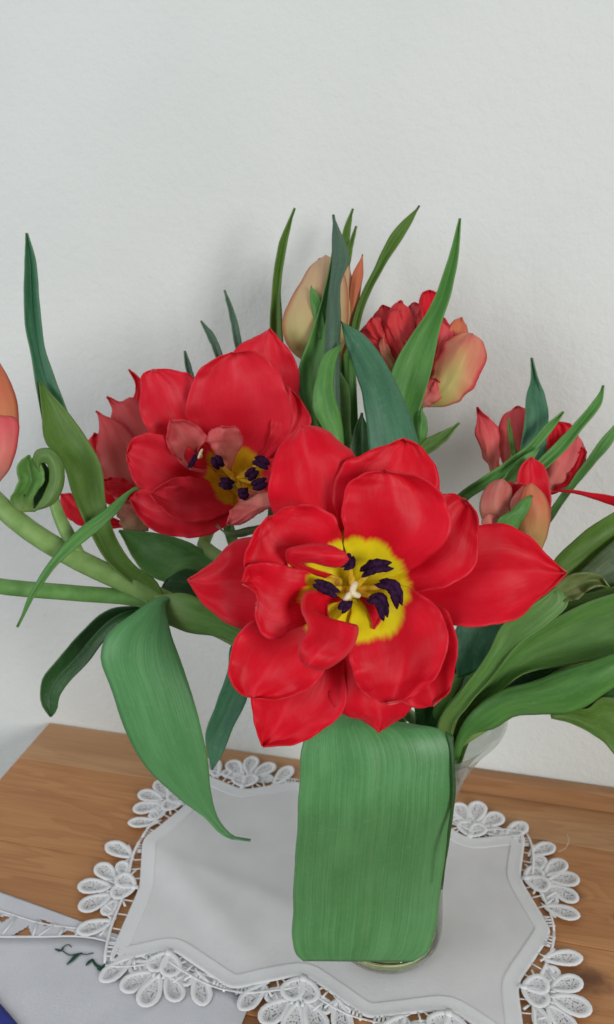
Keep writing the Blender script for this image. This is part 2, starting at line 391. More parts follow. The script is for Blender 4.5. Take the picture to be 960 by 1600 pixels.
def closed_strip(name, offs, mat, parent=doily, z0=DZ, solid=.0006):
    verts = []; faces = []; w = len(offs)
    for i in range(M_):
        for (d, hz) in offs:
            p = edge_pts[i]+nrm(i)*d; verts.append((p.x-og.x, p.y-og.y, z0+hz+dz(p.x, p.y)))
    for i in range(M_):
        for j in range(w-1):
            a, b_ = i*w+j, ((i+1) % M_)*w+j; faces.append((a, a+1, b_+1, b_))
    me = bpy.data.meshes.new(name); me.from_pydata(verts, [], faces); bm = bmesh.new(); bm.from_mesh(me)
    bmesh.ops.recalc_face_normals(bm, faces=bm.faces); bm.to_mesh(me); bm.free(); me.shade_smooth()
    return link(name, me, parent, [MATS[mat]])
def inside(x, y, pl):
    c = False; j = len(pl)-1
    for i in range(len(pl)):
        a, b_ = pl[i], pl[j]
        if (a.y > y) != (b_.y > y) and x < (b_.x-a.x)*(y-a.y)/(b_.y-a.y)+a.x: c = not c
        j = i
    return c
def doily_cloth():
    g = .0030; inset = [edge_pts[i]-nrm(i)*.0022 for i in range(M_)]; idx = {}; verts = []; faces = []
    nx, ny = 96, 68; x0, y0 = -.216, .316
    ins = {(i, j): inside(x0+i*g, y0+j*g, inset) for i in range(nx) for j in range(ny)}
    def vid(i, j):
        if (i, j) not in idx:
            x, y = x0+i*g, y0+j*g; idx[(i, j)] = len(verts); verts.append((x-og.x, y-og.y, DZ+dz(x, y)))
        return idx[(i, j)]
    for i in range(nx-1):
        for j in range(ny-1):
            q = ((i, j), (i+1, j), (i+1, j+1), (i, j+1))
            if all(ins[k] for k in q): faces.append([vid(*k) for k in q])
    me = bpy.data.meshes.new('linen_centre'); me.from_pydata(verts, [], faces); me.shade_smooth()
    o = link('linen_centre', me, doily, [MATS['linen']]); sm = o.modifiers.new('t', 'SOLIDIFY'); sm.thickness = .0006; sm.offset = -1
doily_cloth()
closed_strip('hem', [(-.0092, .0000), (-.0088, .0004), (-.0078, .0003), (-.005, .00045), (-.0022, .0003), (-.0012, .0006), (0.0, .0005), (.0004, .0), (.0, -.0006)], 'hem_cotton')

# lace petal meshes (padded rim + net inside), shared between alike petals
def lace_petal_mesh(name, L, Wd, tip=.5, heart=False):
    bm = bmesh.new(); n = 18; out = []
    for k in range(n):
        a = 2*math.pi*k/n
        x = (1-math.cos(a))/2*L; y = math.sin(a)*Wd/2*(.55+.75*(x/L)**1.0)*(1.0 if x < L*.8 else 1-.25*tip*(x-L*.8)/(L*.2))
        out.append(Vector((x, y, 0)))
    r = min(.0014, Wd*.16); rings = []
    for k in range(n):
        t = (out[(k+1) % n]-out[k-1]).normalized(); nn = Vector((t.y, -t.x, 0)); rg = []
        for (c, s) in ((1, -.2), (.75, .75), (0, 1.05), (-.75, .7), (-1, -.2)):
            rg.append(bm.verts.new(out[k]-nn*r*(.0)+nn*c*r+Vector((0, 0, s*r*.26))))
        rings.append(rg)
    for k in range(n):
        A, B = rings[k], rings[(k+1) % n]
        for j in range(4): f = bm.faces.new((A[j], A[j+1], B[j+1], B[j])); f.material_index = 0
    c = bm.verts.new((L*.55, 0, .0001))
    ins = [rg[-1] if rg[-1].co.xy.length >= 0 else rg[-1] for rg in rings]
    # inner side is the ring end that lies nearer the middle
    end = -1 if (rings[0][-1].co-c.co).length < (rings[0][0].co-c.co).length else 0
    for k in range(n): f = bm.faces.new((rings[k][end], rings[(k+1) % n][end], c)); f.material_index = 1
    bmesh.ops.recalc_face_normals(bm, faces=bm.faces)
    me = bpy.data.meshes.new(name); bm.to_mesh(me); bm.free(); me.shade_smooth()
    me.materials.append(MATS['lace_thread']); me.materials.append(MATS['lace_net']); return me
PM = {'fan': lace_petal_mesh('petal_fan', .0190, .0112), 'side': lace_petal_mesh('petal_side', .0205, .0100, 1.2),
      'heart': lace_petal_mesh('petal_heart_lobe', .0135, .0105, 0), 'small': lace_petal_mesh('petal_small', .0125, .0080)}
def lace_motif(idx):
    n0 = Vector((NT[idx][0]/100, NT[idx][1]/100, 0)); p0 = Vector((PK[idx][0]/100, PK[idx][1]/100, 0)); p1 = Vector((PK[(idx+1) % 10][0]/100, PK[(idx+1) % 10][1]/100, 0))
    t = (p1-p0).normalized(); d = Vector((t.y, -t.x, 0)); half = (p1-p0).length/2; k = half/.041
    loc = lambda u, v: n0+t*u*k+d*v                     # lateral, outward
    bm = bmesh.new(); base = n0
    def th(pts, r=.0007, seg=6): tube_bm(bm, [Vector((p.x-n0.x, p.y-n0.y, hz)) for p, hz in pts], r, seg, flat=.45)
    zc = .0022
    # braid that follows the hem at the outer side of the ladder
    dep = .5*((p0-n0).dot(d)+(p1-n0).dot(d))
    for sgn, pk in ((-1, p0), (1, p1)):
        pts = []
        for q in range(9):
            f = q/8; p = n0.lerp(pk, f); off = .0068*(1-f**3)+.001
            pts.append((p+d*off+t*sgn*(-.0)*f, zc+dz(p.x, p.y)))
        th(pts, .0008)
        for q in range(1, 5):                           # ladder bars
            f = q/5.2; p = n0.lerp(pk, f); nn = (pk-n0).normalized(); nn = Vector((nn.y, -nn.x, 0))*(1 if sgn > 0 else -1)
            th([(p, zc-.0003), (p+nn*.0066*(1-f**3), zc-.0001)], .0006, 5)
        # close stitching where two scallops meet
        for q in range(4):
            f = .74+q*.055; p = n0.lerp(pk, f); th([(p-d*.0005, zc-.0005), (p+d*.0038, zc-.0005)], .0008, 5)
    # net ground between braid and petals
    fan = [loc(-.029, .0150), loc(-.020, .0135), loc(-.016, .0175), loc(-.012, .0225), loc(-.005, .0255), loc(.005, .0255), loc(.012, .0225), loc(.016, .0175), loc(.020, .0135), loc(.029, .0150)]
    low = [n0.lerp(p0, f)+d*(.0072*(1-f**3)+.001) for f in (.72, .55, .42, .3, .12)]+[n0.lerp(p1, f)+d*(.0072*(1-f**3)+.001) for f in (.12, .3, .42, .55, .72)]
    A = [bm.verts.new((p.x-n0.x, p.y-n0.y, zc-.0005)) for p in fan]; B = [bm.verts.new((p.x-n0.x, p.y-n0.y, zc-.0005)) for p in low]
    for q in range(9): bm.faces.new((A[q], A[q+1], B[q+1], B[q])).material_index = 1
    th([(loc(0, .001), zc), (loc(0, .0055), zc+.0008)], .0019, 8)               # knob at the heart's foot
    for u in (-.0028, .0, .0028): th([(loc(u, .0165), zc), (loc(u*1.25, .0205), zc+.0003)], .0009, 6)   # knots
    for (a, b_) in (((-.008, .010), (-.015, .012)), ((.008, .010), (.015, .012)), ((-.015, .014), (-.010, .021)), ((.015, .014), (.010, .021)),
                    ((-.021, .012), (-.016, .018)), ((.021, .012), (.016, .018)), ((-.026, .013), (-.031, .016)), ((.026, .013), (.031, .016)),
                    ((-.0125, .006), (-.008, .009)), ((.0125, .006), (.008, .009)), ((-.020, .0095), (-.0235, .0125)), ((.020, .0095), (.0235, .0125))):
        th([(loc(*a), zc-.0003), (loc(*b_), zc-.0003)], .0008, 5)
    bmesh.ops.recalc_face_normals(bm, faces=bm.faces)
    me = bpy.data.meshes.new('lace_motif'); bm.to_mesh(me); bm.free(); me.shade_smooth()
    o = link('lace_motif', me, doily, [MATS['lace_thread'], MATS['lace_net']]); o.location = n0-og
    a0 = math.atan2(d.y, d.x)
    for kind, u, v, ang, zz, sc in (('fan', 0, .0195, 0, .0003, 1.0), ('fan', -.0055, .0180, -38, .0, .95), ('fan', .0055, .0180, 38, .0, .95),
                                ('heart', -.0008, .0040, -27, .0008, 1), ('heart', .0008, .0040, 27, .0008, 1),
                                ('small', -.0085, .0125, -62, -.0003, 1), ('small', .0085, .0125, 62, -.0003, 1),
                                ('side', -.0225, .0118, -27, .0001, 1), ('side', .0225, .0118, 27, .0001, 1)):
        po = bpy.data.objects.new('petal', PM[kind]); COL.objects.link(po); po.parent = o
        q = loc(u, v)-n0; po.location = (q.x, q.y, zc-.0004+zz); s_ = sc*random.uniform(.94, 1.06)
        # lateral +u is along t, which is +90 deg (anticlockwise) from d
        po.rotation_euler = (random.uniform(-.06, .06), random.uniform(-.08, .03), a0+math.radians(ang+random.uniform(-5, 5))); po.scale = (s_, s_*random.uniform(.93, 1.07), 1)
for i in range(10): lace_motif(i)
bm = bmesh.new(); tube_bm(bm, cr([T(*p, h)-og for p, h in (((872, 1331), .003), ((884, 1325), .006), ((889, 1314), .008), ((886, 1303), .007))], 10), .00011, 5)
finish('loose_thread', bm, doily, [MATS['lace_thread']])

# ---------------------------------------------------------------- embroidered towel and blue cloth
towel = thing('embroidered_cloth', 'grey white cotton cloth with cutwork border and green embroidery under the doily corner', 'cloth', T(60, 1540))
tog = towel.location
def sheet(name, parent, rows_, mat, z=.0006, thick=.0005, wr=.0006):
    """rows_ of points (x, y in metres on the table); a smooth sheet through them."""
    n = 24; R_ = [cr(r, n) for r in rows_]; cols = list(zip(*R_)); m = 16
    G = [cr(c, m) for c in cols]; verts = []; faces = []; o_ = origin(parent)
    for c in G:
        for p in c: verts.append((p[0]-o_.x, p[1]-o_.y, z-o_.z+wr*(noise.noise((p[0]*22, p[1]*22, 4))+.4)))
    for i in range(n):
        for j in range(m): a = i*(m+1)+j; faces.append((a, a+1, a+m+2, a+m+1))
    me = bpy.data.meshes.new(name); me.from_pydata(verts, [], faces); bm = bmesh.new(); bm.from_mesh(me); bmesh.ops.recalc_face_normals(bm, faces=bm.faces)
    if sum(f.normal.z for f in bm.faces) < 0: bmesh.ops.reverse_faces(bm, faces=bm.faces)
    bm.to_mesh(me); bm.free(); me.shade_smooth(); ob = link(name, me, parent, [MATS[mat]])
    sm = ob.modifiers.new('t', 'SOLIDIFY'); sm.thickness = thick; sm.offset = -1; return ob
xy = lambda a, b_: (lambda p: (p.x, p.y))(T(a, b_))
OUT = [(-.345, .3665), xy(0, 1395), xy(70, 1420), xy(140, 1446), (-.165, .3395), (-.105, .3315)]
IN = [(-.345, .349), xy(0, 1425), xy(70, 1446), xy(140, 1456), (-.163, .3335), (-.1055, .325)]
BODY = [(-.345, .316), xy(0, 1466), xy(60, 1466), xy(140, 1467), (-.162, .330), (-.106, .3215)]
sheet('cloth_body', towel, [BODY, [(-.345, .29), (-.27, .30), (-.22, .30), (-.18, .30), (-.15, .30), (-.107, .30)],
      [(-.345, .22), (-.27, .22), (-.22, .22), (-.18, .22), (-.15, .22), (-.108, .22)]], 'towel_cotton')
def border():
    nx, ny = 230, 30; o_, b_ = cr(OUT, nx), cr(BODY, nx); inn = cr(IN, nx); verts = []; faces = []
    holes = []
    for tri in (((-46, 1449), (-22, 1428), (-10, 1450)), ((-4, 1433), (17, 1433), (3, 1444)), ((19, 1464), (45, 1448), (51, 1464)), ((62, 1437), (82, 1443), (71, 1449)), ((95, 1464), (104, 1455), (118, 1457), (115, 1464))):
        holes.append([T(*p) for p in tri])
    for i in range(nx+1):
        for j in range(ny+1):
            f = j/ny; x = o_[i][0]+(b_[i][0]-o_[i][0])*f; y = o_[i][1]+(b_[i][1]-o_[i][1])*f
            verts.append((x-tog.x, y-tog.y, .0006+.0006*(noise.noise((x*22, y*22, 4))+.4)))
    w = ny+1
    for i in range(nx):
        for j in range(ny):
            c = [verts[q] for q in (i*w+j, i*w+j+1, (i+1)*w+j+1, (i+1)*w+j)]; x = sum(p[0] for p in c)/4+tog.x; y = sum(p[1] for p in c)/4+tog.y
            if not any(inside(x, y, h) for h in holes): faces.append((i*w+j, (i+1)*w+j, (i+1)*w+j+1, i*w+j+1))
    me = bpy.data.meshes.new('cutwork_border'); me.from_pydata(verts, [], faces); bm = bmesh.new(); bm.from_mesh(me); bmesh.ops.recalc_face_normals(bm, faces=bm.faces)
    if sum(f.normal.z for f in bm.faces) < 0: bmesh.ops.reverse_faces(bm, faces=bm.faces)
    bm.to_mesh(me); bm.free(); me.shade_smooth(); o = link('cutwork_border', me, towel, [MATS['towel_cotton']])
    sm = o.modifiers.new('t', 'SOLIDIFY'); sm.thickness = .0005; sm.offset = -1
    bm = bmesh.new()                                  # corded seams that frame the openings
    def cord(a, r=.0007): tube_bm(bm, [Vector((x, y, .0013))-tog for x, y in a], r, 5, flat=.6)
    cord(cr(BODY, 60), .0009); cord(cr(IN, 60), .0006)
    for a, b2 in (((-30, 1462), (2, 1430)), ((5, 1462), (26, 1436)), ((52, 1466), (60, 1440)), ((60, 1466), (88, 1446)), ((92, 1466), (100, 1452)), ((118, 1466), (126, 1454))):
        p, q_ = T(*a), T(*b2); cord([(p.x, p.y), (q_.x, q_.y)])
    finish('corded_seam', bm, towel, [MATS['hem_cotton']])
border()
bm = bmesh.new()
def stitch(pts, r):
    c = cr([tuple(T(x, y, .0014)-tog) for x, y in pts], 10); n = len(c)
    tube_bm(bm, c, r if isinstance(r, float) else lerp_list(r, 10), 6, flat=.5)
q = lambda a, b_: (a/4, 1360+b_/4)
stitch([q(345, 492), q(385, 500), q(400, 475), q(430, 463), q(448, 480)], [.0006, .0010, .0005, .0004, .0003])
stitch([q(395, 505), q(440, 530), q(490, 520), q(540, 525), q(585, 515)], .00045)
stitch([q(418, 588), q(450, 560), q(480, 530), q(515, 515)], [.0004, .0010, .0013, .0004])
stitch([q(538, 595), q(555, 575), q(580, 555)], [.0003, .0010, .0006])
stitch([q(580, 555), q(605, 595), q(640, 605), q(665, 570)], [.0006, .0010, .0012, .0005])
stitch([q(605, 600), q(630, 620), q(655, 612)], [.0004, .0011, .0005])
finish('embroidery', bm, towel, [MATS['green_thread']])['label'] = 'dark green stitched vine with small leaves'
bl = T(4, 1590)
blue = thing('blue_cloth', 'deep blue fabric corner lying on the grey white cloth', 'cloth', (bl.x, bl.y, .0015))
sheet('fabric', blue, [[xy(-40, 1530), xy(-2, 1570), xy(24, 1600), xy(60, 1650)], [xy(-90, 1560), xy(-60, 1600), xy(-30, 1640), xy(10, 1690)],
      [xy(-150, 1580), xy(-120, 1640), xy(-90, 1690), xy(-60, 1760)]], 'blue_cotton', z=.0028, thick=.0012, wr=.0006)

# ---------------------------------------------------------------- glass vase
VX, VY = -.040, .383
PROF = [(.0, .0316), (.004, .0335), (.012, .0338), (.03, .0330), (.05, .0322), (.07, .0322), (.09, .0335), (.11, .0370), (.125, .0415), (.14, .0475), (.152, .0540), (.160, .0595)]
vase = thing('glass_vase', 'clear flared glass vase holding the tulips on the lace doily', 'vase', (VX, VY, DZ+.0010))
def lathe(bm, prof, seg=64):
    rings = [[bm.verts.new((r*math.cos(2*math.pi*k/seg), r*math.sin(2*math.pi*k/seg), z)) for k in range(seg)] for z, r in prof]
    for A, B in zip(rings, rings[1:]):
        for k in range(seg): bm.faces.new((A[k], A[(k+1) % seg], B[(k+1) % seg], B[k]))
    return rings
def thin_glass(name, tint):
    m, nt, b = new_mat(name); nt.nodes.remove(b)
    tr = N(nt, 'ShaderNodeBsdfTransparent'); tr.inputs[0].default_value = (*tint, 1)
    gl = N(nt, 'ShaderNodeBsdfGlossy'); gl.inputs['Roughness'].default_value = .03
    fr = N(nt, 'ShaderNodeFresnel'); fr.inputs[0].default_value = 1.45; mx = N(nt, 'ShaderNodeMixShader')
    nt.links.new(math_(nt, 'MULTIPLY', fr.outputs[0], .55), mx.inputs[0]); nt.links.new(tr.outputs[0], mx.inputs[1]); nt.links.new(gl.outputs[0], mx.inputs[2])
    nt.links.new(mx.outputs[0], nt.nodes['Material Output'].inputs[0]); return m
def glass(name, col, ior, rough=0.0):
    m, nt, b = new_mat(name); b.inputs['Base Color'].default_value = (*col, 1); b.inputs['Transmission Weight'].default_value = 1
    b.inputs['IOR'].default_value = ior; b.inputs['Roughness'].default_value = rough
    return m
bm = bmesh.new(); pr = cr(PROF, 40)
inner = [(max(z, .009), r-.0026) for z, r in pr if z > .009][::-1]
rr = lathe(bm, pr+[(.1612, .0592), (.1612, .0575)]+inner[1:])
bm.faces.new(rr[0][::-1]); bm.faces.new(rr[-1])
finish('glass_body', bm, vase, [thin_glass('clear_glass', (.93, .95, .915))])
bm = bmesh.new(); rr = lathe(bm, [(.0008, .0296), (.0016, .0306), (.005, .0308), (.0082, .0300)]); bm.faces.new(rr[0][::-1]); bm.faces.new(rr[-1])
finish('glass_base', bm, vase, [glass('green_glass', (.80, .86, .52), 1.32)])
water = thing('vase_water', 'water filling the lower part of the glass vase', 'water', (VX, VY, DZ+.0102))
bm = bmesh.new(); wp = [(.0, .0300)]+[(z-.009, r-.0030) for z, r in pr if .0105 < z < .105]
rr = lathe(bm, wp); bm.faces.new(rr[0][::-1]); bm.faces.new(rr[-1])
finish('water_body', bm, water, [glass('water_clear', (.90, .95, .76), 1.20)])
def in_vase(a, r, z): return Vector((VX+r*math.cos(a), VY+r*math.sin(a), z))

# ================================================================ TULIPS
GROUP = 'tulips in the vase'
def tulip(name, label, ang):
    r = thing(name, label, 'tulip', in_vase(ang, .016, .016), GROUP); return r
def stem(t, pts, ang, rad=.0042, mat='stem_mid', rim=None):
    """pts from the flower to the vase rim, then down inside the glass."""
    b0 = t.location; tail = [in_vase(ang, .024, .135), in_vase(ang, .017, .07), b0+Vector((0, 0, 0))]
    return tube('stem', t, list(pts)+tail, [rad*1.0, rad*1.05, rad, rad*.95, rad*.8], mat, 12, 36)
def anther(t, pts, r=.0020, foot=None):
    og = origin(t); bm = bmesh.new(); c = [Vector(p)-og for p in cr([P(*p) for p in pts], 10)]
    rad = [r*(.10+.90*math.sin(math.pi*i/10)**.55)*(1+.18*noise.noise((i*.9, pts[0][0], 0))) for i in range(11)]
    side = (c[-1]-c[0]).cross(FWD).normalized()
    for s in (-1, 1):
        tube_bm(bm, [p+side*s*r*.48+FWD*r*.1*s for p in c], [q*.72 for q in rad], 8)
    for v in bm.verts:
        nv_ = noise.noise_vector(v.co*900); v.co += nv_*r*.16
    o = finish('anther', bm, t, [MATS['anther']])
    if foot:
        b2 = bmesh.new(); ff = [Vector(p)-og for p in cr([P(*foot), P(*pts[len(pts)//2])+FWD*r*.6], 6)]
        tube_bm(b2, ff, [.0016, .0015, .0013, .0012, .001, .0009, .0007], 7)
        me_o = finish('filament', b2, o, [MATS['filament']])
    return o
def stigma(t, x, y, z, s, tilt=((-.9, .5), (.9, .45), (.1, -1))):
    og = origin(t); bm = bmesh.new(); c = P(x, y, z)-og
    for (a, b_) in tilt:
        e = RGT*a*s+UP*b_*s
        tube_bm(bm, [c+FWD*s*.2, c+e*.45-FWD*s*.35, c+e*.95-FWD*s*.15, c+e*1.15+FWD*s*.35], [s*.30, s*.42, s*.34, s*.12], 8)
    o = finish('pistil', bm, t, [MATS['stigma']])
    b2 = bmesh.new(); tube_bm(b2, [c+FWD*s*2.6, c+FWD*s*1.2, c+FWD*s*.1], [s*.62, s*.6, s*.42], 10); finish('ovary', b2, o, [MATS['filament']])

# ---- main flower ------------------------------------------------
A1 = -1.3
t1 = tulip('open_tulip', 'largest wide open red tulip with round yellow heart and purple anthers, facing forward', A1)
HC = (550, 922, 32.4)
def p1(L, R, z, cup=0., mats=('petal_heart', 'petal_pink'), **k):
    return patch('petal', t1, L, R, z, mats, cup=cup, heart=HC, thick=.0006, nu=54, nv=24, **{'ruf': .34, 'wav': .34, 'edge': 1.9, **k})
# outer, back row
p1([(540, 915), (470, 860), (425, 800), (421, 750), (441, 694), (472, 665)], [(552, 905), (556, 820), (560, 760), (557, 712), (532, 690), (500, 666), (472, 665)], [33.0, 32.7, 32.2, 32.2, 32.6], -.3)
p1([(540, 920), (470, 850), (405, 838), (370, 843), (330, 880), (293, 907)], [(540, 935), (480, 970), (420, 985), (377, 983), (345, 969), (317, 943), (293, 907)], [33.2, 33.0, 33.0, 33.3, 34.0], -.35, mats=('petal_red', 'petal_pink'))
p1([(555, 915), (640, 850), (720, 826), (790, 818), (830, 840), (857, 868), (885, 895)], [(555, 930), (640, 950), (690, 972), (745, 978), (800, 968), (850, 930), (885, 895)], [33.1, 32.8, 32.4, 32.4, 33.4], .35, tw=[0, -.2, -.5, -.3, 0])
p1([(548, 930), (520, 1000), (511, 1070), (515, 1095), (538, 1117), (564, 1126), (593, 1144)], [(556, 930), (640, 1000), (665, 1060), (650, 1097), (622, 1126), (593, 1144)], [33.2, 33.0, 32.8, 32.8, 33.4], -.25)
p1([(540, 930), (440, 1000), (390, 1060), (394, 1100), (398, 1135), (411, 1166)], [(548, 935), (540, 1040), (535, 1112), (506, 1139), (474, 1158), (411, 1166)], [33.2, 32.9, 32.6, 32.6, 33.0], .25, mats=('petal_heart', 'petal_pink'))
# second row
p1([(545, 912), (530, 830), (520, 770), (536, 724), (564, 711), (596, 697), (629, 686)], [(556, 912), (640, 850), (682, 800), (687, 756), (680, 724), (661, 700), (629, 686)], [32.75, 32.2, 31.8, 31.7, 32.1], .35)
p1([(556, 918), (620, 840), (680, 775), (708, 772), (728, 782)], [(558, 926), (650, 925), (720, 905), (744, 880), (748, 835), (745, 806), (728, 782)], [32.75, 32.25, 31.9, 31.8, 31.9], .35)
p1([(556, 925), (640, 925), (697, 955), (712, 990), (713, 1040), (702, 1078), (676, 1103)], [(550, 932), (570, 1000), (600, 1070), (640, 1102), (660, 1106), (676, 1103)], [32.75, 32.3, 32.0, 31.8, 31.8], .4)
p1([(540, 925), (450, 960), (377, 985), (360, 1030), (361, 1066), (376, 1082), (398, 1090)], [(545, 932), (520, 1010), (500, 1060), (468, 1084), (430, 1092), (398, 1090)], [32.75, 32.2, 31.9, 31.8, 32.0], .35)
# front row, cupped round the heart
p1([(548, 912), (538, 830), (536, 790), (542, 763), (564, 743), (602, 736)], [(558, 915), (640, 890), (690, 855), (706, 814), (694, 780), (668, 753), (638, 742), (602, 736)], [32.4, 31.5, 30.9, 30.6, 30.7], .5)
p1([(557, 924), (640, 920), (688, 955), (698, 990), (694, 1028), (674, 1066), (642, 1092), (606, 1100)], [(550, 930), (548, 990), (547, 1030), (554, 1060), (571, 1086), (606, 1100)], [32.4, 31.5, 31.0, 30.6, 30.5], .5)
p1([(542, 922), (470, 912), (412, 905), (384, 893), (384, 873), (400, 830), (420, 808)], [(548, 913), (535, 860), (532, 832), (520, 806), (493, 791), (448, 795), (420, 808)], [32.4, 31.5, 30.8, 30.6, 30.9], .45)
p1([(541, 920), (470, 890), (410, 880), (388, 884), (379, 911)], [(541, 930), (480, 975), (454, 985), (432, 999), (412, 992), (402, 963), (403, 930), (379, 911)], [32.35, 31.4, 30.6, 30.4, 30.6], .35, ruf=.2)
# small curled inner petals
patch('inner_petal', t1, [(505, 905), (470, 892), (450, 880), (446, 863), (480, 850), (515, 851), (540, 862)], [(520, 898), (490, 888), (470, 880), (488, 880), (515, 886), (535, 885), (546, 874)],
      [31.8, 31.0, 30.2, 29.8, 29.6], ('petal_red', 'petal_pale'), cup=-.35, thick=.0006, nv=12)
patch('inner_petal', t1, [(535, 905), (500, 896), (470, 886), (452, 872)], [(535, 918), (500, 912), (475, 908), (455, 890), (452, 872)], [32.1, 31.6, 31.1, 30.6], ('filament', 'petal_pink'), cup=.25, heart=HC)
patch('inner_petal', t1, [(530, 932), (505, 925), (478, 926), (472, 950), (482, 982), (468, 1003), (468, 1030), (478, 1042)], [(538, 938), (512, 945), (515, 972), (530, 990), (558, 976), (556, 1004), (538, 1028), (500, 1048), (478, 1042)],
      [32.1, 31.0, 30.2, 29.7, 29.3, 29.4], ('petal_red', 'petal_pale'), cup=[.1, .5, .35, -.3, -.5], thick=.0006, nu=30)
patch('inner_petal', t1, [(552, 935), (535, 960), (522, 978), (520, 985)], [(556, 935), (565, 965), (560, 985), (548, 998), (520, 985)], [32.2, 31.9, 31.6, 31.4], ('petal_heart', 'petal_pink'), cup=.15, heart=(550, 922, 32.5))
patch('inner_petal', t1, [(560, 930), (575, 950), (580, 965), (584, 982)], [(566, 928), (588, 948), (596, 962), (584, 982)], [32.2, 31.9, 31.7, 31.5], ('petal_red', 'petal_pink'), cup=.1)
F0 = (552, 922, 32.2)
anther(t1, [(564, 897, 31.2), (586, 885, 30.8), (614, 884, 31.0)], .0023, F0)
anther(t1, [(588, 910, 31.2), (613, 916, 30.8), (625, 949, 31.1)], .0023, F0)
anther(t1, [(574, 936, 31.3), (592, 936, 30.9), (603, 968, 31.1)], .0023, F0)
anther(t1, [(490, 910, 30.6), (510, 918, 30.9), (530, 930, 30.9)], .0020, F0)
anther(t1, [(532, 956, 31.0), (540, 946, 31.1), (548, 936, 31.3)], .0018, F0)
anther(t1, [(534, 888, 30.9), (546, 880, 31.0), (549, 866, 31.2)], .0020, F0)
stigma(t1, 549, 926, 31.2, .0032, ((.5, 1.15), (.9, -.35), (-.75, -.8)))
stem(t1, [P(551, 922, 32.9), P(556, 940, 35.0), P(568, 1000, 37.6), P(590, 1085, 41.2)], A1, .0043)
# the broad leaf hanging down the front of the vase
patch('leaf', t1, [(535, 1112), (505, 1126), (480, 1144), (472, 1168), (468, 1230), (462, 1330), (458, 1420), (457, 1468), (463, 1492), (474, 1502)],
      [(585, 1122), (640, 1130), (694, 1144), (706, 1165), (708, 1230), (700, 1310), (688, 1400), (679, 1458), (668, 1488), (645, 1503)],
      [40.2, 39.4, 38.9, 38.9, 39.3, 40.6, 42.2, 43.6, 44.6, 45.2], ('leaf_broad', 'leaf_green'), cup=-.45, wav=.16, edge=1.0, nu=60, nv=40, thick=.0009, label='broad green leaf folded down over the front of the vase', ruf=.14, pleat=.02)
patch('leaf', t1, [(696, 1143), (703, 1180), (705, 1240), (700, 1300), (690, 1390)], [(708, 1148), (711, 1190), (712, 1240), (705, 1300), (690, 1390)], [38.8, 38.8, 39.4, 40.4, 42.0], ('leaf_dark', 'leaf_green'), cup=-.15, nv=6, label='dark turned back rim of the broad leaf')
# ---- second open flower ------------------------------------------
A2 = 2.2
t2 = tulip('open_tulip', 'half open red tulip with pink inner petals, tilted left of the largest bloom', A2)
H2 = (365, 748, 44.5)
def p2(L, R, z, cup=0., mats=('petal_heart_small', 'petal_pink'), **k):
    return patch('petal', t2, L, R, z, mats, cup=cup, heart=H2, thick=.0006, **{'nu': 48, 'nv': 22, 'ruf': .45, 'wav': .5, 'edge': 1.8, **k})
p2([(365, 745), (345, 640), (352, 570), (365, 548), (392, 530), (421, 513)], [(385, 745), (450, 690), (466, 640), (468, 608), (464, 570), (447, 540), (421, 513)], [44.8, 44.4, 43.6, 43.4, 43.8], .3)
p2([(350, 750), (265, 700), (225, 660), (219, 613), (224, 585), (240, 578)], [(365, 742), (330, 660), (312, 610), (300, 588), (270, 578), (240, 578)], [44.8, 43.9, 43.0, 42.8, 43.0], .35)
p2([(375, 745), (420, 690), (430, 620), (442, 600), (455, 610)], [(390, 752), (440, 720), (468, 690), (485, 657), (473, 630), (455, 610)], [44.5, 43.7, 42.8, 42.6, 42.8], .3)
p2([(360, 745), (312, 680), (290, 645), (294, 620), (305, 590), (327, 567), (362, 552)], [(385, 745), (432, 700), (455, 665), (452, 625), (442, 597), (428, 569), (401, 548), (362, 552)], [44.4, 43.3, 42.2, 41.9, 42.1], .5, nv=16)
p2([(350, 752), (280, 690), (254, 680), (227, 677), (206, 687), (199, 709)], [(352, 765), (290, 780), (245, 775), (213, 757), (200, 730), (199, 709)], [44.2, 42.7, 41.8, 41.8, 42.2], .4)
p2([(355, 760), (280, 760), (240, 765), (213, 768), (204, 780)], [(370, 775), (360, 815), (335, 833), (277, 838), (240, 828), (215, 803), (204, 780)], [44.2, 42.6, 41.6, 41.4, 41.8], .35, ruf=.25)
p2([(352, 758), (290, 745), (255, 755), (236, 773)], [(365, 770), (362, 795), (327, 812), (282, 812), (255, 795), (236, 773)], [44.0, 42.4, 41.2, 41.0], .3, ruf=.2)
p2([(375, 770), (372, 785), (360, 797), (354, 819)], [(395, 765), (422, 768), (428, 786), (401, 806), (373, 820), (354, 819)], [43.9, 41.8, 41.0, 40.8], -.25, mats=('petal_pale', 'petal_pale'))
patch('inner_petal', t2, [(330, 745), (284, 724), (262, 690), (267, 657)], [(338, 738), (308, 708), (322, 682), (292, 659), (267, 657)], [43.9, 42.6, 41.6, 41.2], ('petal_pale', 'petal_pink'), cup=.3, heart=H2, ruf=.5, wav=.4, edge=1.8)
patch('inner_petal', t2, [(350, 735), (335, 705), (322, 688), (329, 672), (345, 667)], [(362, 735), (368, 715), (379, 695), (373, 670), (345, 667)], [43.8, 42.4, 41.6, 41.2], ('petal_pale', 'petal_pink'), cup=-.35, ruf=.5, wav=.5, edge=1.8)
patch('outer_petal', t2, [(420, 790), (415, 814), (385, 824), (350, 828), (337, 820)], [(440, 795), (424, 823), (398, 834), (360, 839), (337, 820)], [43.6, 42.2, 41.3, 40.8, 40.9], ('leaf_dusk', 'petal_pale'), cup=-.15)
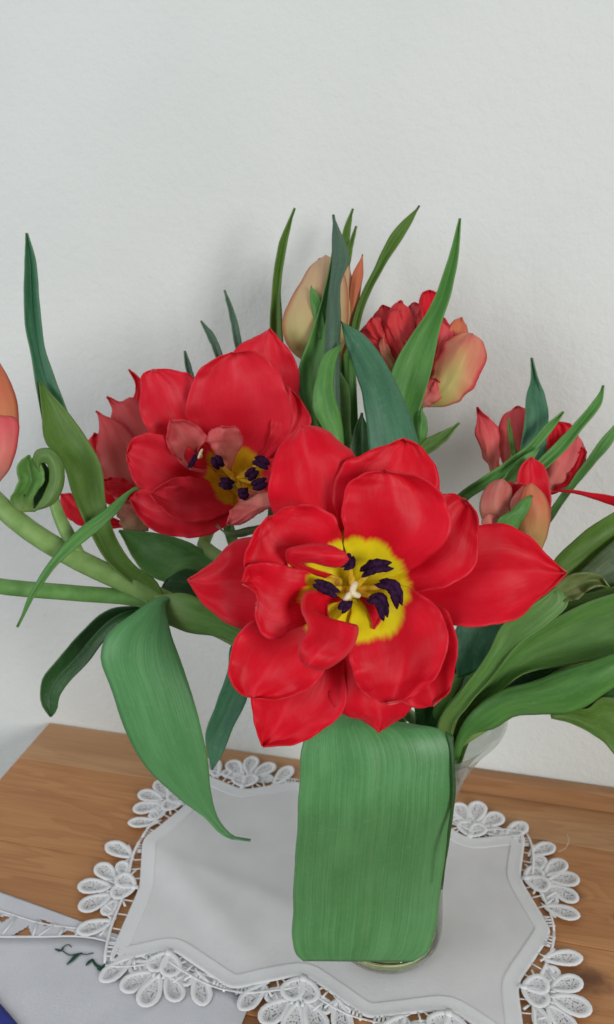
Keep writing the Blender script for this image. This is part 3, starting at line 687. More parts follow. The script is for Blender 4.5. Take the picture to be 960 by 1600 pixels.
p2([(345, 700), (310, 705), (296, 725), (300, 750), (330, 785)], [(400, 705), (440, 720), (438, 755), (410, 790), (330, 785)], [44.4, 44.6, 44.7, 44.6, 44.2], .3, mats=('petal_heart_small', 'petal_pink'))
p2([(375, 770), (400, 790), (425, 795), (440, 780)], [(380, 745), (430, 715), (455, 735), (440, 780)], [44.3, 43.4, 42.6, 42.2], .2)
F2 = (368, 748, 44.0)
for a in ([(335, 712, 42.4), (340, 722, 42.2), (346, 732, 42.4)], [(343, 752, 42.3), (355, 756, 42.1), (366, 758, 42.3)], [(386, 748, 42.5), (394, 740, 42.3), (402, 733, 42.4)],
          [(393, 760, 42.3), (405, 757, 42.1), (418, 751, 42.2)], [(372, 768, 42.2), (381, 772, 42.0), (388, 766, 42.2)], [(396, 718, 42.6), (410, 722, 42.4), (421, 730, 42.4)]):
    anther(t2, a, .0026, F2)
anther(t2, [(295, 732, 41.0), (301, 722, 40.9), (308, 708, 41.0)], .0012)
stigma(t2, 312, 712, 40.8, .0018, ((.7, 1.6), (.5, .4), (-.2, -.6)))
tube('style', t2, [P(322, 737, 42.6), P(310, 735, 42.0), P(298, 732, 41.2)], [.0009, .0009, .0007], 'petal_pale')
stem(t2, [P(365, 750, 45.0), P(345, 800, 46.5), P(318, 850, 46.5), P(345, 872, 45.5), P(430, 960, 45), P(520, 1070, 44.5)], A2, .0036, 'stem_green')
patch('leaf', t2, [(346, 880), (300, 850), (250, 834), (186, 829)], [(330, 900), (290, 890), (262, 908), (232, 898), (186, 829)], [45.8, 46.0, 46.5, 47.0], ('leaf_green', 'leaf_dark'), cup=.3)
patch('leaf', t2, [(380, 960), (330, 900), (285, 890), (262, 905)], [(370, 985), (325, 945), (285, 930), (250, 925), (262, 905)], [44.5, 44.9, 45.2, 45.6], ('leaf_dark', 'leaf_dark'), cup=.2)
for tip, L, R, zz in (((351, 453), [(372, 560), (367, 537), (359, 489)], [(384, 560), (377, 535), (370, 500)], [46, 46.4, 46.8]), ((314, 501), [(348, 590), (338, 559), (329, 535)], [(362, 590), (347, 554), (336, 525)], [46, 46.2, 46.4]),
                      ((289, 548), [(298, 610), (295, 590), (290, 570)], [(312, 610), (302, 586), (298, 572)], [46, 46.2, 46.4])):
    patch('leaf', t2, L+[tip], R+[tip], zz, ('leaf_grey', 'leaf_green'), fold=.12, nv=6, nu=14)

# ---- tulip behind on the left -------------------------------------
A3 = 2.7
t3 = tulip('tulip', 'dusky pink tulip with ragged pointed petals seen from outside, behind the half open bloom', A3)
def p3(L, R, z, mats=('petal_pink', 'petal_red'), **k): return patch('petal', t3, L, R, z, mats, **{'ruf': .4, 'wav': .3, 'edge': 2.0, 'thick': .0006, **k})
p3([(215, 815), (150, 770), (136, 720), (137, 690), (148, 676)], [(230, 790), (200, 740), (185, 700), (165, 680), (148, 676)], [49.4, 49.2, 49.0, 49.2], ('petal_red', 'petal_red'), cup=-.3)
p3([(225, 810), (215, 690), (205, 640), (210, 600), (201, 577)], [(250, 800), (255, 700), (245, 640), (225, 600), (214, 586), (201, 577)], [49.2, 48.9, 48.8, 49.0], ('petal_red', 'petal_red'), cup=-.2)
p3([(218, 815), (185, 720), (172, 665), (174, 635), (167, 620)], [(245, 800), (246, 700), (230, 645), (205, 620), (190, 628), (167, 620)], [48.9, 48.4, 48.2, 48.4], cup=-.35)
p3([(208, 818), (168, 760), (150, 705), (155, 665), (150, 642)], [(240, 800), (232, 730), (215, 690), (180, 655), (165, 650), (150, 642)], [48.4, 47.8, 47.5, 47.8], cup=-.4)
p3([(205, 822), (160, 800), (130, 785), (108, 770), (95, 772)], [(215, 828), (180, 826), (131, 822), (107, 811), (95, 795), (95, 772)], [48.0, 47.6, 47.4, 47.6], ('petal_red', 'petal_pink'), cup=-.3)
p3([(208, 805), (185, 780), (165, 765), (158, 752)], [(235, 810), (225, 780), (205, 755), (180, 745), (158, 752)], [47.6, 47.2, 47.0, 47.2], ('petal_red', 'petal_pink'), cup=-.2)
p3([(195, 832), (185, 810), (182, 796), (188, 780)], [(232, 830), (235, 810), (225, 790), (188, 780)], [47.4, 47.0, 46.9, 47.0], ('petal_dusky', 'petal_pink'), cup=-.25)
stem(t3, [P(212, 815, 48.2), P(225, 850, 48), P(270, 910, 47), P(360, 985, 46), P(520, 1095, 44.5)], A3, .0034)

# ---- tall bud at the back ------------------------------------------
A4 = 1.5
t4 = tulip('tulip_bud', 'closed peach and olive tulip bud standing tallest at the back', A4)
def p4(L, R, z, mats=('petal_bud', 'petal_orange'), **k): return patch('petal', t4, L, R, z, mats, **{'thick': .0007, 'wav': .05, **k})
p4([(490, 575), (452, 545), (441, 505), (452, 470), (470, 440), (488, 413), (509, 398)], [(515, 575), (540, 530), (545, 480), (540, 435), (528, 408), (509, 398)], [46.2, 45.2, 45.0, 45.4, 46.2], cup=-.9, nv=16)
p4([(505, 575), (500, 520), (505, 450), (515, 420), (525, 402)], [(525, 570), (550, 520), (553, 470), (550, 430), (540, 408), (525, 402)], [46.6, 46.0, 45.9, 46.2, 46.6], cup=-.5)
p4([(520, 570), (538, 520), (545, 480), (549, 435), (567, 397)], [(530, 572), (553, 515), (563, 462), (568, 428), (567, 397)], [46.4, 45.9, 45.8, 46.2], ('petal_orange', 'petal_orange'), fold=-.15, nv=8)
p4([(480, 570), (455, 520), (465, 460), (485, 425), (500, 404)], [(520, 575), (530, 500), (530, 450), (515, 415), (500, 404)], [47.0, 47.2, 47.2, 46.8], cup=.5)
stem(t4, [P(505, 568, 46.2), P(535, 600, 45.8), P(538, 660, 45.5), P(552, 800, 45.5), P(580, 1000, 45), P(600, 1090, 44.8)], A4, .0034)
def lf(t, L, R, z, mats=('leaf_green', 'leaf_dark'), label=None, **k): return patch('leaf', t, L, R, z, mats, label=label, **{'wav': .12, 'ruf': .08, **k})
lf(t4, [(436, 600), (424, 545), (423, 510), (427, 445), (438, 380), (461, 325)], [(456, 600), (444, 545), (441, 510), (439, 440), (449, 375), (461, 325)], [46.8, 46.6, 46.8, 47.2], fold=.2, nv=8, mats=('leaf_olive', 'leaf_green'))
lf(t4, [(515, 470), (530, 400), (538, 360), (552, 326)], [(535, 470), (540, 410), (548, 362), (552, 326)], [47.6, 47.6, 47.8], fold=.1, nv=6, mats=('leaf_olive', 'leaf_green'))
lf(t4, [(530, 450), (540, 400), (557, 353)], [(545, 450), (550, 388), (557, 353)], [47.4, 47.4, 47.6], fold=.1, nv=6, mats=('leaf_olive', 'leaf_green'))
lf(t4, [(500, 690), (470, 620), (467, 580), (486, 527), (506, 462), (517, 410), (522, 370), (521, 335)], [(530, 690), (512, 640), (505, 590), (512, 530), (520, 470), (527, 420), (530, 380), (521, 335)], [43.8, 43.6, 43.6, 43.8, 44.4, 44.8], ('leaf_green', 'leaf_grey'), cup=.25)
lf(t4, [(510, 690), (508, 600), (508, 530), (512, 470), (518, 420), (519, 365), (521, 335)], [(535, 690), (532, 600), (533, 500), (535, 435), (546, 406), (543, 388), (531, 358), (521, 335)], [43.4, 43.0, 42.9, 43.2, 44.0, 44.4], ('leaf_grey', 'leaf_teal'), cup=-.3, fold=-.15, label='grey green twisted leaf with a kinked pointed tip')
lf(t4, [(545, 560), (549, 515), (563, 467), (583, 424), (616, 359), (656, 321)], [(556, 560), (561, 515), (574, 467), (607, 407), (644, 348), (656, 321)], [45.4, 45.4, 45.6, 46.0], ('leaf_olive', 'leaf_grey'), fold=.15, nv=8)
lf(t4, [(498, 530), (489, 490), (484, 462), (486, 446)], [(512, 530), (506, 490), (500, 465), (486, 446)], [43.9, 44.0, 44.2], ('leaf_green', 'leaf_green'), nv=6, nu=10)

# ---- double tulip at the back right ---------------------------------
A5 = 1.1
t5 = tulip('tulip', 'ruffled red and cream tulip standing between pointed green leaves, behind the largest bloom', A5)
def p5(L, R, z, mats=('petal_flame_red', 'petal_red'), **k): return patch('petal', t5, L, R, z, mats, **{'ruf': .5, 'wav': .3, 'edge': 3.0, 'thick': .0006, **k})
p5([(650, 635), (590, 560), (562, 522), (573, 502), (598, 477)], [(660, 625), (625, 540), (615, 500), (612, 482), (598, 477)], [46.4, 46.0, 45.9, 46.2], ('petal_flame_red', 'petal_orange'), cup=-.3)
p5([(655, 635), (648, 540), (638, 490), (640, 476), (648, 473)], [(665, 635), (668, 540), (660, 500), (656, 478), (648, 473)], [46.4, 46.0, 45.9, 46.1], ('petal_pink', 'petal_red'), cup=-.2)
p5([(655, 635), (660, 540), (655, 490), (656, 470), (663, 457), (672, 454)], [(672, 635), (690, 540), (694, 490), (684, 457), (672, 454)], [46.9, 46.7, 46.5, 46.6], ('petal_red', 'petal_red'), cup=.2)
p5([(645, 640), (605, 545), (601, 515), (605, 495), (617, 474), (628, 470)], [(662, 635), (655, 560), (650, 515), (640, 486), (628, 470)], [46.0, 45.4, 45.2, 45.5], ('petal_flame_red', 'petal_red'), cup=-.4)
p5([(640, 635), (605, 570), (594, 545), (594, 530), (600, 521)], [(650, 635), (625, 580), (612, 550), (600, 521)], [45.6, 45.1, 45.0, 45.0], ('petal_flame', 'petal_flame'), cup=-.15, nu=16, nv=8)
p5([(665, 635), (676, 560), (682, 520), (694, 497)], [(680, 635), (700, 560), (708, 518), (694, 497)], [46.2, 45.8, 45.8, 46], ('petal_pink', 'petal_red'), cup=-.1)
p5([(672, 630), (690, 560), (703, 512), (710, 500), (722, 496)], [(690, 630), (725, 560), (733, 525), (731, 510), (722, 496)], [46.3, 46.1, 46.0, 46.0], ('petal_orange', 'petal_flame'), cup=-.1)
p5([(648, 636), (672, 590), (683, 556), (702, 529), (720, 519), (738, 521)], [(655, 638), (680, 636), (710, 631), (735, 612), (751, 587), (760, 548), (752, 531), (738, 521)], [46.0, 45.2, 44.9, 45.0, 45.3], ('petal_flame', 'petal_red'), cup=-.55, nv=16, label='cream petal flushed red along its rim')
p5([(648, 634), (655, 610), (672, 592), (680, 592)], [(655, 637), (678, 632), (692, 615), (690, 600), (680, 592)], [45.4, 44.8, 44.7, 44.7], ('petal_pink', 'petal_red'), cup=-.25, nu=16)
for L, R, zz in (([(650, 620), (620, 540), (606, 500), (612, 486), (622, 482)], [(655, 620), (640, 545), (632, 505), (622, 482)], [44.9, 44.8, 44.9]), ([(648, 625), (605, 545), (580, 520), (572, 510), (582, 497)], [(652, 625), (615, 545), (600, 512), (596, 496), (582, 497)], [45.4, 45.3, 45.4]),
                 ([(660, 620), (650, 545), (648, 500), (655, 486)], [(668, 620), (668, 545), (664, 505), (655, 486)], [45.3, 45.3, 45.5])):
    p5(L, R, zz, ('petal_flame_red', 'petal_pink'), cup=-.15, nv=10)
stem(t5, [P(652, 635, 45.8), P(646, 680, 45.4), P(640, 800, 45.0), P(630, 1000, 44.5), P(625, 1090, 44)], A5, .0034)
lf(t5, [(600, 760), (598, 650), (614, 576), (640, 531), (672, 483), (698, 418), (719, 341)], [(645, 760), (648, 665), (661, 624), (675, 570), (688, 510), (704, 456), (715, 402), (719, 341)], [43.2, 43.0, 43.2, 43.6, 44.2, 44.6], ('leaf_green', 'leaf_teal'), fold=.35, cup=.1, label='tall pointed green leaf in front of the ruffled tulip')
lf(t5, [(600, 780), (580, 720), (571, 650), (565, 613), (546, 554), (536, 520), (533, 502)], [(660, 780), (656, 700), (644, 657), (622, 603), (595, 554), (564, 519), (533, 502)], [41.0, 41.0, 41.2, 41.8, 42.6, 43.0], ('leaf_teal', 'leaf_green'), fold=-.45, cup=-.1, label='blue green arching leaf with pale midrib')
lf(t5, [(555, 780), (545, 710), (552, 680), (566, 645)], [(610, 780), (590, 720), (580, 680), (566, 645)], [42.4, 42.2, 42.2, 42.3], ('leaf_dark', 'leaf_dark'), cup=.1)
lf(t5, [(535, 760), (505, 672), (488, 637), (494, 592), (507, 554), (535, 536)], [(548, 760), (538, 690), (534, 655), (522, 602), (526, 565), (535, 536)], [41.8, 41.8, 41.8, 42.2], ('leaf_green', 'leaf_teal'), cup=-.3)
lf(t5, [(652, 700), (648, 670), (650, 648), (658, 636)], [(660, 700), (668, 678), (667, 655), (658, 636)], [43.4, 43.1, 43.0, 43.2], ('leaf_green', 'leaf_light'), cup=-.35, nu=16)
lf(t5, [(645, 712), (668, 685), (690, 675), (718, 661)], [(655, 718), (680, 702), (700, 685), (718, 661)], [43.4, 43.0, 42.8, 42.8], ('leaf_light', 'leaf_light'), fold=.2, nu=16, nv=8)

# ---- right hand tulips ----------------------------------------------
A6 = .5
t6 = tulip('tulip', 'pink red tulip with spread pointed petals near the wall, crossed by narrow leaves', A6)
def p6(L, R, z, mats=('petal_pale', 'petal_red'), **k): return patch('petal', t6, L, R, z, mats, **{'ruf': .4, 'wav': .3, 'edge': 2.2, 'thick': .0006, **k})
p6([(800, 775), (768, 738), (752, 707), (743, 673), (744, 653), (746, 636)], [(820, 770), (785, 735), (782, 700), (778, 667), (763, 653), (746, 636)], [46.4, 45.9, 45.6, 45.8], ('petal_pink', 'petal_red'), cup=-.25)
p6([(805, 775), (785, 730), (776, 690), (778, 672), (788, 647), (808, 635)], [(835, 770), (838, 720), (836, 680), (826, 642), (808, 635)], [46.6, 46.2, 46.0, 46.2], ('petal_pink', 'petal_red'), cup=-.3)
p6([(830, 775), (850, 720), (856, 683), (862, 666), (873, 660)], [(850, 770), (885, 720), (896, 680), (893, 664), (873, 660)], [46.8, 46.6, 46.5, 46.5], ('petal_red', 'petal_red'), cup=.25)
p6([(825, 780), (852, 735), (872, 700), (888, 683), (902, 676)], [(835, 785), (862, 770), (892, 760), (908, 738), (916, 702), (902, 676)], [46.2, 45.6, 45.4, 45.6], ('petal_pale', 'petal_red'), cup=-.35)
p6([(855, 770), (887, 745), (902, 710), (908, 700)], [(858, 774), (896, 757), (910, 725), (915, 703), (908, 700)], [45.6, 45.2, 45.1, 45.2], ('petal_red', 'petal_red'), cup=-.1, nv=6)
stem(t6, [P(822, 778, 46.2), P(812, 860, 46), P(770, 980, 45), P(690, 1100, 43.8)], A6, .0033)
lf(t6, [(818, 760), (815, 697), (822, 650), (823, 623), (831, 592), (831, 559)], [(848, 760), (853, 707), (856, 673), (857, 640), (852, 618), (840, 590), (831, 559)], [44.8, 44.6, 44.8, 45.2], ('leaf_teal', 'leaf_dark'), fold=.25)
lf(t6, [(800, 760), (843, 717), (867, 695), (893, 668), (924, 632), (943, 602)], [(810, 772), (857, 728), (888, 697), (914, 663), (940, 628), (943, 602)], [44.2, 44.0, 44.2, 44.8], ('leaf_green', 'leaf_olive'), fold=.2, nv=8)
lf(t6, [(845, 820), (862, 793), (900, 743), (917, 720), (940, 687), (985, 640)], [(850, 832), (863, 812), (903, 755), (931, 723), (962, 685), (985, 640)], [45.0, 44.8, 44.6, 44.4], ('leaf_green', 'leaf_olive'), fold=.15, nv=8)
lf(t6, [(700, 790), (717, 772), (750, 749), (790, 722), (827, 695), (853, 666), (881, 643)], [(715, 800), (735, 778), (773, 755), (808, 728), (835, 705), (858, 680), (881, 643)], [43.6, 43.5, 43.6, 44.0], ('leaf_green', 'leaf_olive'), fold=.2, nv=8)
lf(t6, [(760, 780), (787, 745), (815, 715), (842, 700)], [(775, 790), (805, 755), (830, 725), (842, 700)], [43.4, 43.2, 43.4], ('leaf_green', 'leaf_green'), fold=.1, nv=6)
lf(t6, [(800, 710), (795, 680), (795, 653)], [(808, 710), (802, 680), (795, 653)], [45.0, 45.0, 45.0], ('leaf_olive', 'leaf_green'), nv=6, nu=10)
A7 = .1
t7 = tulip('tulip_bud', 'half closed dusky red tulip bud wrapped in its own green leaf tip', A7)
def p7(L, R, z, mats=('petal_dusky', 'petal_red'), **k): return patch('petal', t7, L, R, z, mats, **{'ruf': .1, 'wav': .08, 'thick': .0007, **k})
p7([(825, 860), (808, 780), (809, 748), (817, 727), (830, 715)], [(845, 860), (860, 810), (859, 760), (850, 728), (830, 715)], [43.0, 42.6, 42.4, 42.6], ('petal_red', 'petal_red'), cup=.3)
p7([(825, 862), (758, 822), (749, 795), (754, 770), (768, 753), (786, 747)], [(835, 862), (815, 820), (800, 790), (799, 760), (786, 747)], [42.4, 41.8, 41.6, 41.9], ('petal_dusky', 'petal_red'), cup=-.5)
p7([(822, 860), (790, 810), (792, 775), (797, 752), (806, 757)], [(835, 860), (838, 810), (838, 780), (825, 760), (806, 757)], [42.6, 42.2, 42.0, 42.2], ('petal_red', 'petal_dusky'), cup=.2)
p7([(825, 860), (803, 810), (798, 785), (806, 770), (818, 758)], [(835, 860), (840, 820), (842, 790), (834, 770), (818, 758)], [41.9, 41.4, 41.3, 41.5], ('petal_dusky', 'petal_red'), cup=-.2)
p7([(830, 864), (810, 830), (808, 800), (813, 775), (820, 760), (831, 754)], [(846, 862), (857, 833), (860, 797), (850, 770), (831, 754)], [41.8, 41.2, 41.0, 41.3], ('petal_orange', 'petal_red'), cup=-.45)
p7([(800, 850), (765, 825), (752, 818), (755, 808), (764, 802)], [(810, 845), (785, 825), (778, 808), (764, 802)], [41.6, 41.2, 41.0, 41.0], ('petal_dusky', 'petal_red'), cup=-.2, nu=14)
lf(t7, [(780, 850), (778, 812), (800, 796), (818, 778), (832, 774)], [(806, 850), (812, 822), (827, 797), (832, 774)], [40.9, 40.5, 40.4, 40.6], ('leaf_green', 'leaf_light'), cup=-.2)
stem(t7, [P(834, 860, 42.2), P(825, 920, 42.6), P(780, 1020, 43), P(700, 1120, 43)], A7, .0034)

# ---- tulip leaning out to the right ----------------------------------
A9 = -.3
t9 = tulip('tulip', 'tulip leaning out to the right with broad glossy leaves and one narrow red petal', A9)
p9 = lambda L, R, z, mats=('petal_red', 'petal_pink'), **k: patch('petal', t9, L, R, z, mats, **{'thick': .0006, **k})
p9([(1040, 800), (990, 788), (960, 775), (920, 769), (890, 765), (858, 768)], [(1040, 815), (990, 802), (960, 791), (930, 781), (900, 772), (858, 768)], [42, 42.5, 43, 43.6, 44.2], fold=-.1, nv=6)
for dx, w in ((0, 40), (45, 55), (90, 40)):
    p9([(1060+dx*.3, 850), (1010+dx, 800), (1015+dx, 740), (1040+dx, 700)], [(1085+dx*.3, 850), (1010+w*1.6+dx, 800), (1010+w*1.5+dx, 740), (1040+dx, 700)], [41.5, 41-dx*.01, 41, 41.5], cup=-.5)
stem(t9, [P(1070, 850, 41.5), P(1030, 930, 41.5), P(900, 1040, 41.5), P(790, 1110, 41.8), P(712, 1160, 42.5)], A9, .0038, 'stem_green')
B0 = [(690, 1180)]; B1 = [(720, 1180)]
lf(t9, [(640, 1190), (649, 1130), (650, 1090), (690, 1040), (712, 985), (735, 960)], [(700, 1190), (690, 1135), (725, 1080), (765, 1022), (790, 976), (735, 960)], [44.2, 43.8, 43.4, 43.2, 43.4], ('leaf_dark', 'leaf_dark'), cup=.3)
lf(t9, [(715, 1060), (712, 1000), (716, 975), (740, 955)], [(765, 1040), (770, 1010), (790, 975), (740, 955)], [42.9, 42.7, 42.7, 42.9], ('leaf_teal', 'leaf_dark'), cup=.15)
lf(t9, [(800, 960), (863, 878), (893, 847), (927, 820), (985, 785)], [(830, 985), (890, 900), (927, 875), (962, 848), (1000, 810), (985, 785)], [41.8, 41.4, 41.2, 41.2], ('leaf_olive', 'leaf_green'), cup=-.25)
lf(t9, [(820, 990), (880, 920), (927, 873), (962, 842), (1010, 800)], [(840, 1010), (900, 945), (962, 915), (1000, 900), (1010, 800)], [41.4, 40.9, 40.7, 40.9], ('leaf_dusk', 'leaf_green'), cup=-.2)
lf(t9, [(830, 1000), (880, 940), (925, 925), (1000, 905)], [(840, 1020), (890, 975), (950, 958), (1000, 955), (1000, 905)], [40.9, 40.5, 40.2, 40.2], ('leaf_olive', 'leaf_green'), cup=-.2)
lf(t9, B0+[(686, 1135), (723, 1080), (763, 1023), (789, 975), (827, 950), (872, 918)], B1+[(706, 1140), (733, 1100), (773, 1053), (807, 1010), (853, 977), (888, 938), (872, 918)], [42.0, 41.0, 39.9, 39.2, 38.9, 38.8, 38.9], ('leaf_sheath', 'leaf_dark'), cup=.25, wav=.15, label='sheathing leaf with a rolled bronze tip')
lf(t9, [(862, 935), (872, 912), (890, 900), (910, 896), (935, 897), (952, 918)], [(874, 940), (890, 940), (907, 934), (918, 922), (935, 915), (952, 918)], [39.0, 38.7, 38.5, 38.4, 38.6], ('leaf_bronze', 'leaf_olive'), cup=.10, fold=.30, nu=22, ruf=.35, edge=1.2)
lf(t9, [(700, 1180), (712, 1130), (773, 1053), (807, 1010), (853, 977), (890, 955), (980, 925), (1060, 930)], [(712, 1185), (728, 1125), (787, 1075), (815, 1053), (875, 1040), (935, 1029), (985, 1012), (1060, 930)], [41.8, 41.0, 40.2, 39.7, 39.3, 39.0, 39.2], ('leaf_sheath', 'leaf_dark'), cup=.55, wav=.25, nu=34, nv=16)
lf(t9, [(705, 1185), (718, 1140), (787, 1077), (827, 1066), (880, 1047), (935, 1029), (980, 1015), (1050, 1010)], [(716, 1190), (735, 1150), (775, 1138), (802, 1121), (847, 1117), (887, 1115), (918, 1103), (940, 1088), (980, 1060), (1050, 1010)], [41.8, 40.9, 40.0, 39.3, 38.8, 38.6, 38.8], ('leaf_green', 'leaf_dark'), cup=-.35, wav=.25, nu=34, nv=16, label='glossy leaf bulging over the vase rim')
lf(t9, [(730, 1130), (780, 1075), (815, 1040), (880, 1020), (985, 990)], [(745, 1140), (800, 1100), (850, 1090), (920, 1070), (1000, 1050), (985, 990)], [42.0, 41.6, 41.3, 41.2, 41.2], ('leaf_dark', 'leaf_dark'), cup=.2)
lf(t9, [(830, 960), (875, 895), (905, 870), (950, 850)], [(850, 975), (900, 915), (930, 890), (950, 850)], [42.6, 42.4, 42.3, 42.3], ('leaf_olive', 'leaf_green'))
lf(t9, [(860, 1115), (890, 1108), (920, 1108), (940, 1091), (975, 1095), (1010, 1130)], [(862, 1122), (895, 1130), (917, 1140), (945, 1160), (975, 1190), (1010, 1130)], [39.6, 39.3, 39.0, 38.9, 39.2], ('leaf_olive', 'leaf_light'), cup=.2)
lf(t9, [(850, 1085), (910, 1085), (960, 1062), (1020, 1050)], [(850, 1110), (915, 1110), (965, 1098), (1020, 1090), (1020, 1050)], [40.3, 40.0, 39.8, 39.8], ('leaf_dark', 'leaf_dark'), cup=.2)

lf(t9, [(700, 1135), (704, 1200), (700, 1250), (692, 1320)], [(742, 1140), (718, 1200), (707, 1250), (695, 1320)], [43.4, 44.2, 44.8, 45.6], ('leaf_sheath', 'leaf_olive'), cup=.2)
# ---- left hand cluster -------------------------------------------------
A8 = 3.6
t8 = tulip('tulip', 'orange pink tulip on a thick pale stalk leaning out to the left with hanging leaves', A8)
p8 = lambda L, R, z, mats, **k: patch('petal', t8, L, R, z, mats, **{'thick': .0007, 'wav': .08, **k})
p8([(-40, 770), (-45, 680), (-40, 610), (-8, 555)], [(-10, 765), (26, 690), (28, 632), (13, 588), (-8, 555)], [42.6, 41.8, 41.8, 42.4], ('petal_orange', 'petal_red'), cup=-.6)
p8([(-60, 770), (-100, 700), (-95, 620), (-60, 560)], [(-30, 775), (-20, 690), (-20, 620), (-60, 560)], [42.6, 42.0, 42.0, 42.5], ('petal_pale', 'petal_red'), cup=-.5)
p8([(-30, 775), (-45, 720), (-40, 670), (-5, 646)], [(-12, 768), (17, 730), (28, 693), (27, 655), (-5, 646)], [42.0, 41.2, 41.1, 41.4], ('petal_pale', 'petal_red'), cup=-.6)
stem(t8, [P(-22, 768, 42.4), P(0, 790, 42.2), P(40, 824, 42), P(110, 868, 42), P(215, 918, 42.3), P(300, 960, 42.7), P(380, 1000, 43), P(500, 1090, 43.6)], A8, .0052, 'stem_green')
tube('side_shoot', t8, [P(-260, 850, 43.0), P(-150, 885, 42.8), P(-60, 906, 42.6), P(0, 916, 42.6), P(120, 927, 42.6), P(225, 938, 42.6), P(300, 965, 42.9)], [.0008, .0035, .0048, .0052, .0052, .0050, .004], 'stem_mid', 12, flat=.8)
tube('side_shoot', t8, [P(84, 780, 42.4), P(92, 805, 42.2), P(108, 838, 42), P(125, 868, 42)], [.0028, .0032, .0036, .003], 'stem_green')
lf(t8, [(240, 950), (200, 905), (173, 881), (140, 827), (116, 777), (99, 724), (72, 690), (66, 640), (62, 596)], [(262, 945), (240, 905), (215, 889), (182, 844), (165, 790), (157, 728), (136, 687), (103, 641), (76, 612), (62, 596)], [42.0, 41.6, 41.4, 41.5, 41.8, 42.4], ('leaf_olive', 'leaf_teal'), cup=.35, nu=34, label='tall olive leaf that twists to a blue green pointed tip')
lf(t8, [(72, 690), (62, 628), (52, 567), (41, 505), (39, 443), (42, 364)], [(110, 655), (103, 637), (87, 596), (70, 546), (60, 464), (54, 402), (42, 364)], [42.6, 42.5, 42.8, 43.4], ('leaf_teal', 'leaf_green'), fold=.45, nu=30)
lf(t8, [(225, 755), (210, 761), (173, 789), (124, 826), (78, 876), (42, 938), (27, 980)], [(228, 762), (212, 766), (186, 799), (140, 840), (99, 873), (62, 918), (27, 980)], [42.0, 41.0, 40.6, 40.5, 40.6], ('leaf_green', 'leaf_olive'), fold=-.15, nv=8, label='narrow leaf crossing over the pale stalk')
lf(t8, [(30, 800), (18, 786), (30, 753), (29, 726), (46, 712)], [(52, 800), (52, 776), (69, 748), (66, 730), (46, 712)], [41.9, 41.3, 41.1, 41.3], ('leaf_sheath', 'leaf_light'), cup=.1, fold=.45, nu=22, ruf=.3, edge=1.2)
lf(t8, [(40, 795), (38, 750), (50, 722), (66, 720)], [(60, 795), (80, 775), (84, 745), (66, 720)], [42.0, 41.9, 41.9, 41.9], ('leaf_dark', 'leaf_dark'), nu=12, nv=8)  # dark patch added behind the scroll; the shade inside it is put into colour
lf(t8, [(50, 720), (56, 704), (78, 700), (97, 718), (101, 752), (84, 788), (52, 799)], [(62, 738), (64, 724), (72, 724), (77, 735), (76, 752), (67, 775), (52, 799)], [41.3, 41.0, 40.8, 40.8, 41.0], ('leaf_light', 'leaf_light'), cup=-.45, nu=26, label='small leaf rolled into a tight scroll')
lf(t8, [(265, 945), (211, 948), (170, 954), (128, 988), (92, 1030), (66, 1066), (68, 1105), (80, 1120)], [(262, 965), (215, 958), (174, 988), (137, 1035), (110, 1063), (92, 1090), (88, 1111), (80, 1120)], [43.4, 43.6, 44.0, 44.4, 44.8], ('leaf_dark', 'leaf_green'), fold=.5, nu=30)
lf(t8, [(300, 935), (250, 932), (211, 956), (162, 1000), (157, 1022), (174, 1075), (197, 1144), (229, 1199), (275, 1245), (321, 1279), (348, 1306), (392, 1313)], [(300, 945), (262, 940), (266, 984), (284, 1034), (305, 1098), (316, 1144), (324, 1180), (330, 1235), (345, 1285), (366, 1306), (392, 1313)],
   [42.2, 40.8, 40.2, 40.4, 41.2, 42.2, 43.0], ('leaf_broad', 'leaf_teal'), cup=-.35, nu=40, nv=16, wav=.22, label='long green leaf hanging over the doily with a curled tip')
lf(t8, [(240, 930), (293, 928), (339, 951), (382, 980), (440, 1030)], [(258, 975), (300, 990), (332, 994), (367, 1003), (430, 1045), (440, 1030)], [41.7, 41.5, 41.7, 42.1, 42.8], ('leaf_sheath', 'leaf_green'), cup=-.35)
lf(t8, [(400, 990), (362, 1007), (357, 1043), (339, 1098), (321, 1153), (331, 1203)], [(410, 1010), (392, 1060), (386, 1092), (365, 1135), (346, 1181), (331, 1203)], [44.4, 44.4, 44.6, 45.0, 45.4], ('leaf_teal', 'leaf_green'), fold=.3)

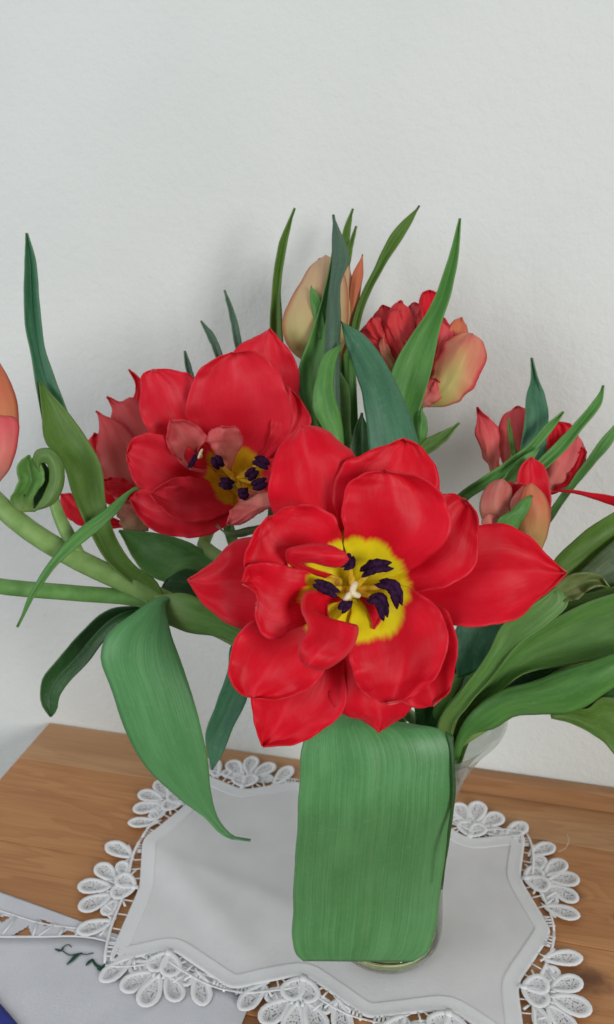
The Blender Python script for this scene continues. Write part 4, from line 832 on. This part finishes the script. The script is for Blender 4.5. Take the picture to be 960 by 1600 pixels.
# ---- hidden feet of the leaves, down to the stalks in the vase -------------
def foot(t, pts, mat='leaf_green'):
    """pts = (x, y, distance, width) from the leaf's foot to the vase rim."""
    L, R = [], []
    for i, (x, y, z, w) in enumerate(pts):
        a, b_ = pts[max(0, i-1)], pts[min(len(pts)-1, i+1)]; dx, dy = b_[0]-a[0], b_[1]-a[1]; n = math.hypot(dx, dy)
        L.append((x+dy/n*w/2, y-dx/n*w/2)); R.append((x-dy/n*w/2, y+dx/n*w/2))
    return patch('leaf_sheath', t, L, R, [p[2] for p in pts], (mat, mat), cup=.15, nu=14, nv=6)
RIM = (596, 1088, 44.6, 14)
for x, y, z, w in ((446, 592, 46.8, 18), (526, 478, 47.6, 14), (537, 455, 47.4, 12), (514, 682, 43.9, 26), (550, 566, 45.6, 10)):
    foot(t4, [(x, y-8, z, w), (x*.7+560*.3, y*.7+800*.3, 46.4, w), (572, 960, 45.2, w), RIM])
for x, y, z, w in ((622, 752, 43.2, 40), (630, 772, 41.2, 55), (582, 772, 42.5, 48), (541, 750, 42.0, 14), (656, 692, 43.5, 10), (652, 712, 43.5, 8)):
    foot(t5, [(x, y-8, z, w), (x*.8+610*.2, 860, 43.6, w*.9), (610, 980, 44.2, min(w, 30)), (612, 1088, 44.2, 16)])
for x, y, z, w in ((833, 752, 44.9, 28), (803, 764, 44.4, 14), (847, 824, 45.0, 12), (708, 792, 43.8, 14), (768, 782, 43.8, 14), (804, 706, 45.2, 8)):
    foot(t6, [(x, y-4, z, w), (x*.5+770*.5, 880, 45.0, w), (745, 990, 44.6, 14), (690, 1100, 43.8, 12)])
for x, y, z, w in ((815, 968, 41.9, 30), (830, 996, 41.5, 26), (836, 1006, 41.0, 20), (742, 1048, 43.0, 40), (864, 1112, 39.8, 10), (852, 1096, 40.5, 22)):
    foot(t9, [(x, y-4, z, w), (x*.6+790*.4, y*.5+1085*.5, 41.9, w*.7), (740, 1128, 42.2, 14), (712, 1158, 42.6, 10)])
for x, y, z, w in ((378, 552, 46.2, 11), (355, 582, 46.2, 13), (305, 602, 46.2, 13)):
    foot(t2, [(x, y-6, z, w), (x*.6+350*.4, 700, 47.0, w), (352, 800, 47.2, w), (385, 915, 45.6, 10)])
foot(t8, [(404, 996, 44.6, 22), (440, 1035, 44.4, 22), (500, 1086, 44.0, 14)])
foot(t7, [(794, 846, 41.2, 26), (808, 880, 42.2, 18), (818, 925, 42.7, 8)])
